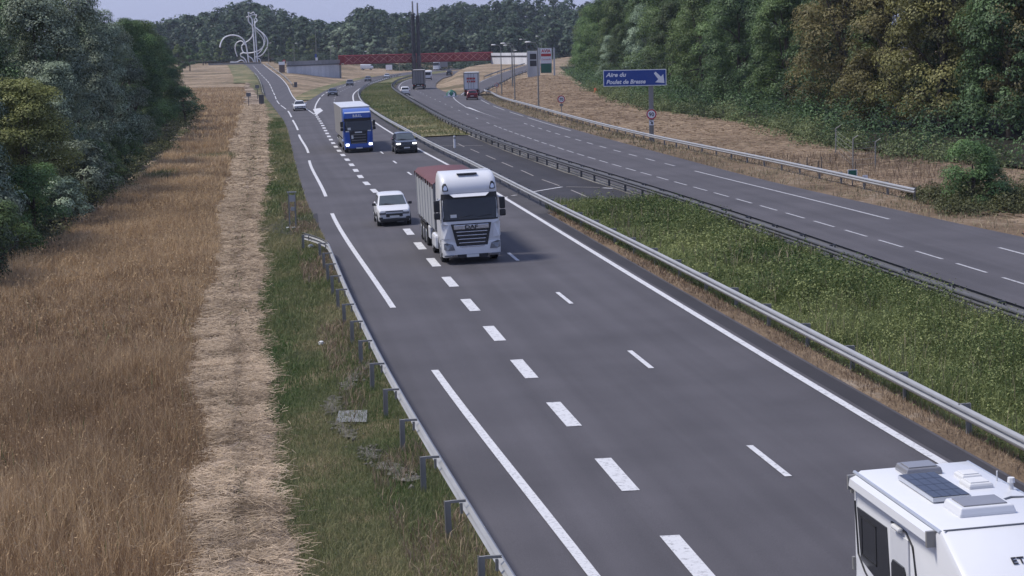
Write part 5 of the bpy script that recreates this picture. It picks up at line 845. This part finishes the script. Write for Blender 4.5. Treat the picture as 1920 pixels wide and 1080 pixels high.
x, y = gp(1622,352); t = thing('white_marker', 'tiny white marker post just behind the right barrier', 'post', (x, y, gz(x, y))); m = MB(); m.box((0,0,.35), (.08,.06,.8)); m.build('post', M['galv_mid'], t); m = MB(); m.box((0,-.03,.62), (.3,.05,.24)); m.build('plate', M['signwhite'], t)
x, y = gp(1927,441); t = thing('traffic_cone', 'orange traffic cone at the pavement edge', 'cone', (x, y, gz(x, y)+.03)); m = MB(); m.box((0,0,.03), (.42,.42,.06)); m.build('base', M['black'], t); m = MB(); m.tube([(0,0,.06),(0,0,.75)], [.17,.035], 14); m.build('cone', M['orange'], t, smooth=60); m = MB(); m.tube([(0,0,.36),(0,0,.5)], [.118,.089], 14); m.build('reflective_band', M['signwhite'], t)
x, y = gp(1117,174); t = thing('orange_marker', 'small orange bollard at the top of the dry meadow', 'bollard', (x, y, gz(x, y))); m = MB(); m.tube([(0,0,0),(0,0,.75)], [.35,.25], 8); m.build('bollard', M['orange'], t); m = MB(); m.tube([(0,0,.75),(0,0,.85)], [.25,.1], 8); m.build('cap', M['signred'], t)

# ------------------------------------------------------------------ footbridge, pylons, walls, sculpture
BL, BR = Vector((-54.8, 606, 3.2)), Vector((-6.0, 654, 2.95)); BH = 2.55; D = BR-BL; Ln = D.length; ud = D.normalized(); nd = Vector((ud.y, -ud.x, 0)).normalized()
t = thing('footbridge', 'red lattice girder footbridge crossing the motorway', 'bridge', (0,0,0))
def beam_(name, a, b, r, mat, par): m = MB(); m.tube([a, b], r, 4); return m.build(name, M[mat], par)
up = Vector((0,0,1)); n = 18
for s in (-1, 1):
    o = nd*1.4*s; beam_('bottom_chord', BL+o, BR+o, .28, 'truss', t); beam_('top_chord', BL+o+up*BH, BR+o+up*BH, .24, 'truss', t)
    m = MB(); a, b = BL+o*.96, BR+o*.96; m.add([a, b, b+up*BH*.93, a+up*BH*.93], [(0,1,2,3)]); m.add([p-nd*.05*s for p in (a, b, b+up*BH*.93, a+up*BH*.93)], [(0,1,2,3)]); m.build('infill_panel', M['truss'], t)
    for k in range(n):
        p = BL+D*(k/n)+o*1.06; q = BL+D*((k+1)/n)+o*1.06
        beam_('diagonal', p+up*.1, q+up*(BH-.1), .09, 'truss_light', t); beam_('diagonal', p+up*(BH-.1), q+up*.1, .09, 'truss_light', t); beam_('upright', p, p+up*BH, .08, 'truss', t)
m = MB(); m.add([BL+nd*1.4+up*.1, BR+nd*1.4+up*.1, BR-nd*1.4+up*.1, BL-nd*1.4+up*.1, BL+nd*1.4-up*.15, BR+nd*1.4-up*.15, BR-nd*1.4-up*.15, BL-nd*1.4-up*.15], [(0,1,2,3),(7,6,5,4),(0,4,5,1),(1,5,6,2),(2,6,7,3),(3,7,4,0)]); m.build('deck', M['concrete_dark'], t)
for px_, top in ((776.5,5),(785.5,7.5)):
    x = (px_-960)/F_PX*631+2.3; y = 625.5; z0 = gz(x, y); zt = CAM_H + (77+ (960-px_)*math.tan(ROLL)-top)/F_PX*631
    t = thing('bridge_pylon', 'dark slender steel pylon with a thinner pale tip rising through the red footbridge', 'pylon', (x, y, z0-.3), 0, 'twin pylons of the footbridge'); hh = zt-z0
    m = MB(); m.tube([(0,0,0),(0,0,7.0)], .72, 12); m.build('lower_sleeve', paint('pylon_sleeve', (.06,.04,.045), .6), t); m = MB(); m.tube([(0,0,7.0),(0,0,hh*.84)], .62, 12); m.build('shaft', M['pylon'], t); m = MB(); m.tube([(0,0,hh*.84),(0,0,hh+.3)], [.34,.26], 10); m.build('tip', M['galv_mid'], t)
def wall_run(name, label, A, B, z0, zc, zt, band):
    t = thing(name, label, 'wall', (0,0,0)); A, B = Vector(A), Vector(B); d = B-A; L_ = d.length; u_ = d.normalized(); nn = Vector((u_.y, -u_.x, 0)); npn = max(3, int(L_/4.2))
    for k in range(npn):
        p = A+d*(k/npn)+u_*.03; q = A+d*((k+1)/npn)-u_*.03; c = (p+q)/2; m = MB(); m.box((c.x, c.y, (z0+zc)/2), ((q-p).length, .5, zc-z0), math.atan2(u_.y, u_.x)); m.build('concrete_panel', M['concrete' if band == 'galv_dull' else 'concrete_pale'], t)
    c = (A+B)/2; m = MB(); m.box((c.x+nn.x*.06, c.y+nn.y*.06, zc+.18), (L_+.3,.7,.36), math.atan2(u_.y, u_.x)); m.build('coping_band', M[band], t)
    m = MB(); m.box((c.x, c.y, (zc+.36+zt)/2), (L_+.2,.4,zt-zc-.36), math.atan2(u_.y, u_.x)); m.build('parapet', M['concrete_dark' if band == 'galv_dull' else 'concrete_pale'], t); return t
wall_run('retaining_wall', 'grey panelled concrete retaining wall at the left end of the footbridge', (-69.5,578,0), (-55.6,607,0), -1.9, 3.0, 4.6, 'galv_dull')
wall_run('abutment_wall', 'pale concrete abutment wall at the right end of the footbridge', (-5.4,652,0), (9.2,618,0), -1.9, 4.0, 5.35, 'pylon')
t = thing('end_pier', 'dark end pier carrying the left end of the footbridge', 'pier', (-56.0,608,-1.8)); m = MB(); m.box((0,0,2.4), (1.4,3.2,4.8)); m.build('pier', M['concrete_dark'], t); m = MB(); m.box((0,0,4.9), (2.0,3.6,.5)); m.build('bearing_block', M['truss'], t)
m = MB(); x = (699-960)/F_PX*735; t = thing('parked_van', 'white van parked beyond the dry bank under the footbridge', 'van', (x, 735, gz(x, 735)), 1.4); m.loft([rrect(.95,.4,1.2,-2.6,.2), rrect(.98,.35,2.2,-1.6,.2), rrect(.98,.35,2.3,2.4,.2)]); m.build('body', M['white'], t, smooth=40); m = MB(); m.box((0,-1.9,1.7), (1.9,.5,.5)); m.build('windscreen', M['glass'], t); [wheel(t, s*.9, q, .34, .2) for s in (-1,1) for q in (-1.7,1.5)]
x = (741-960)/F_PX*735; t = thing('white_hoarding', 'white rectangular board below the footbridge truss', 'board', (x, 733, gz(x, 733)-.1)); m = MB(); m.box((0,0,1.7), (2.6,.12,2.0)); m.build('board', M['signwhite'], t); m = MB(); [m.box((s*1.0,.1,.6), (.12,.1,1.6)) for s in (-1,1)]; m.build('legs', M['galv_mid'], t)

t = thing('rooster_sculpture', 'giant rooster sculpture of bent pale steel tubes beside the slip road crest', 'sculpture', (-106.9, 775, gz(-106.9, 775)-.2))
S_ = 1/8*775/F_PX
def spl(pts, dep, r, name):
    P = [Vector(((a-600)*S_, d_, (885-b)*S_)) for (a, b), d_ in zip(pts, np.interp(np.linspace(0,1,len(pts)), np.linspace(0,1,len(dep)), dep))]; out = []
    for i in range(len(P)-1):
        p0, p1, p2, p3 = P[max(i-1,0)], P[i], P[i+1], P[min(i+2,len(P)-1)]
        for k in range(5): s = k/5; out.append(.5*((2*p1)+(p2-p0)*s+(2*p0-5*p1+4*p2-p3)*s*s+(3*p1-p0-3*p2+p3)*s**3))
    out.append(P[-1]); m = MB(); m.tube(out, r*.68, 8); m.build(name, M['tubewhite'], t, smooth=60)
spl([(607,890),(602,600),(592,340),(585,230),(550,175)], [0,0,.4], .38, 'mast_tube'); spl([(642,890),(634,600),(628,400),(622,215)], [0,0], .38, 'mast_tube')
spl([(110,628),(125,560),(170,492),(240,459),(320,456),(400,482),(450,530),(480,600),(500,730),(515,890)], [-3,-1,0,0], .42, 'tail_tube'); spl([(332,768),(314,700),(310,640),(330,577),(380,545),(430,550),(462,600)], [2.5,1,0], .36, 'tail_tube')
spl([(532,195),(535,260),(575,312),(595,365),(590,425),(560,490),(500,545),(440,577),(405,617),(410,672),(442,718),(520,722),(620,706),(700,668),(760,600),(772,520),(742,442),(690,392),(640,350),(625,312),(642,270),(666,246),(640,212)], [0,1.5,3,1.5,-1.5,-1,0], .36, 'body_tube')
spl([(640,352),(700,400),(770,462),(812,540),(800,640),(742,728),(680,770),(618,782)], [0,-2,-1,.5], .36, 'breast_tube'); spl([(640,390),(690,450),(730,520),(740,600),(700,690),(640,745)], [0,2,1.5,.3], .26, 'breast_tube')
spl([(440,716),(398,730),(395,765),(440,795),(470,845),(476,890)], [0,.8,.5], .36, 'leg_tube'); spl([(500,762),(560,800),(585,845),(592,890)], [0,-.6], .3, 'leg_tube'); spl([(640,795),(678,820),(692,890)], [0,.6], .3, 'leg_tube'); spl([(245,851),(340,851),(400,826),(440,842),(457,890)], [-2,0], .34, 'foot_tube')
spl([(500,196),(542,170),(530,122),(570,142),(610,122),(632,156),(660,166),(640,202)], [0,.5,0], .26, 'comb_tube'); spl([(535,205),(560,172),(610,160),(650,172)], [.4,.6], .26, 'head_tube')
t = thing('sculpture_plinth', 'low dark hedge-like plinth wall behind the crest of the slip road', 'wall', (-108,766,gz(-108,766)-.3)); m = MB(); m.box((-6,0,.4), (22,.6,.9)); m.build('plinth', M['concrete_dark'], t); m = MB(); m.box((-6,0,.9), (22.3,.8,.12)); m.build('coping', M['galv_mid'], t)
# ------------------------------------------------------------------ haze between here and the ridge
hm = bpy.data.materials.new('haze_air'); hm.use_nodes = True; t = hm.node_tree; t.nodes.remove(t.nodes['Principled BSDF'])
pv = t.nodes.new('ShaderNodeVolumePrincipled'); pv.inputs['Color'].default_value = (.78, .85, 1, 1); pv.inputs['Density'].default_value = .00010; pv.inputs['Anisotropy'].default_value = .2
t.links.new(pv.outputs[0], t.nodes['Material Output'].inputs['Volume'])
m = MB(); m.box((0, 1720, 23.5), (3200, 3660, 54)); hz = m.build('haze', hm); hz['kind'] = 'stuff'
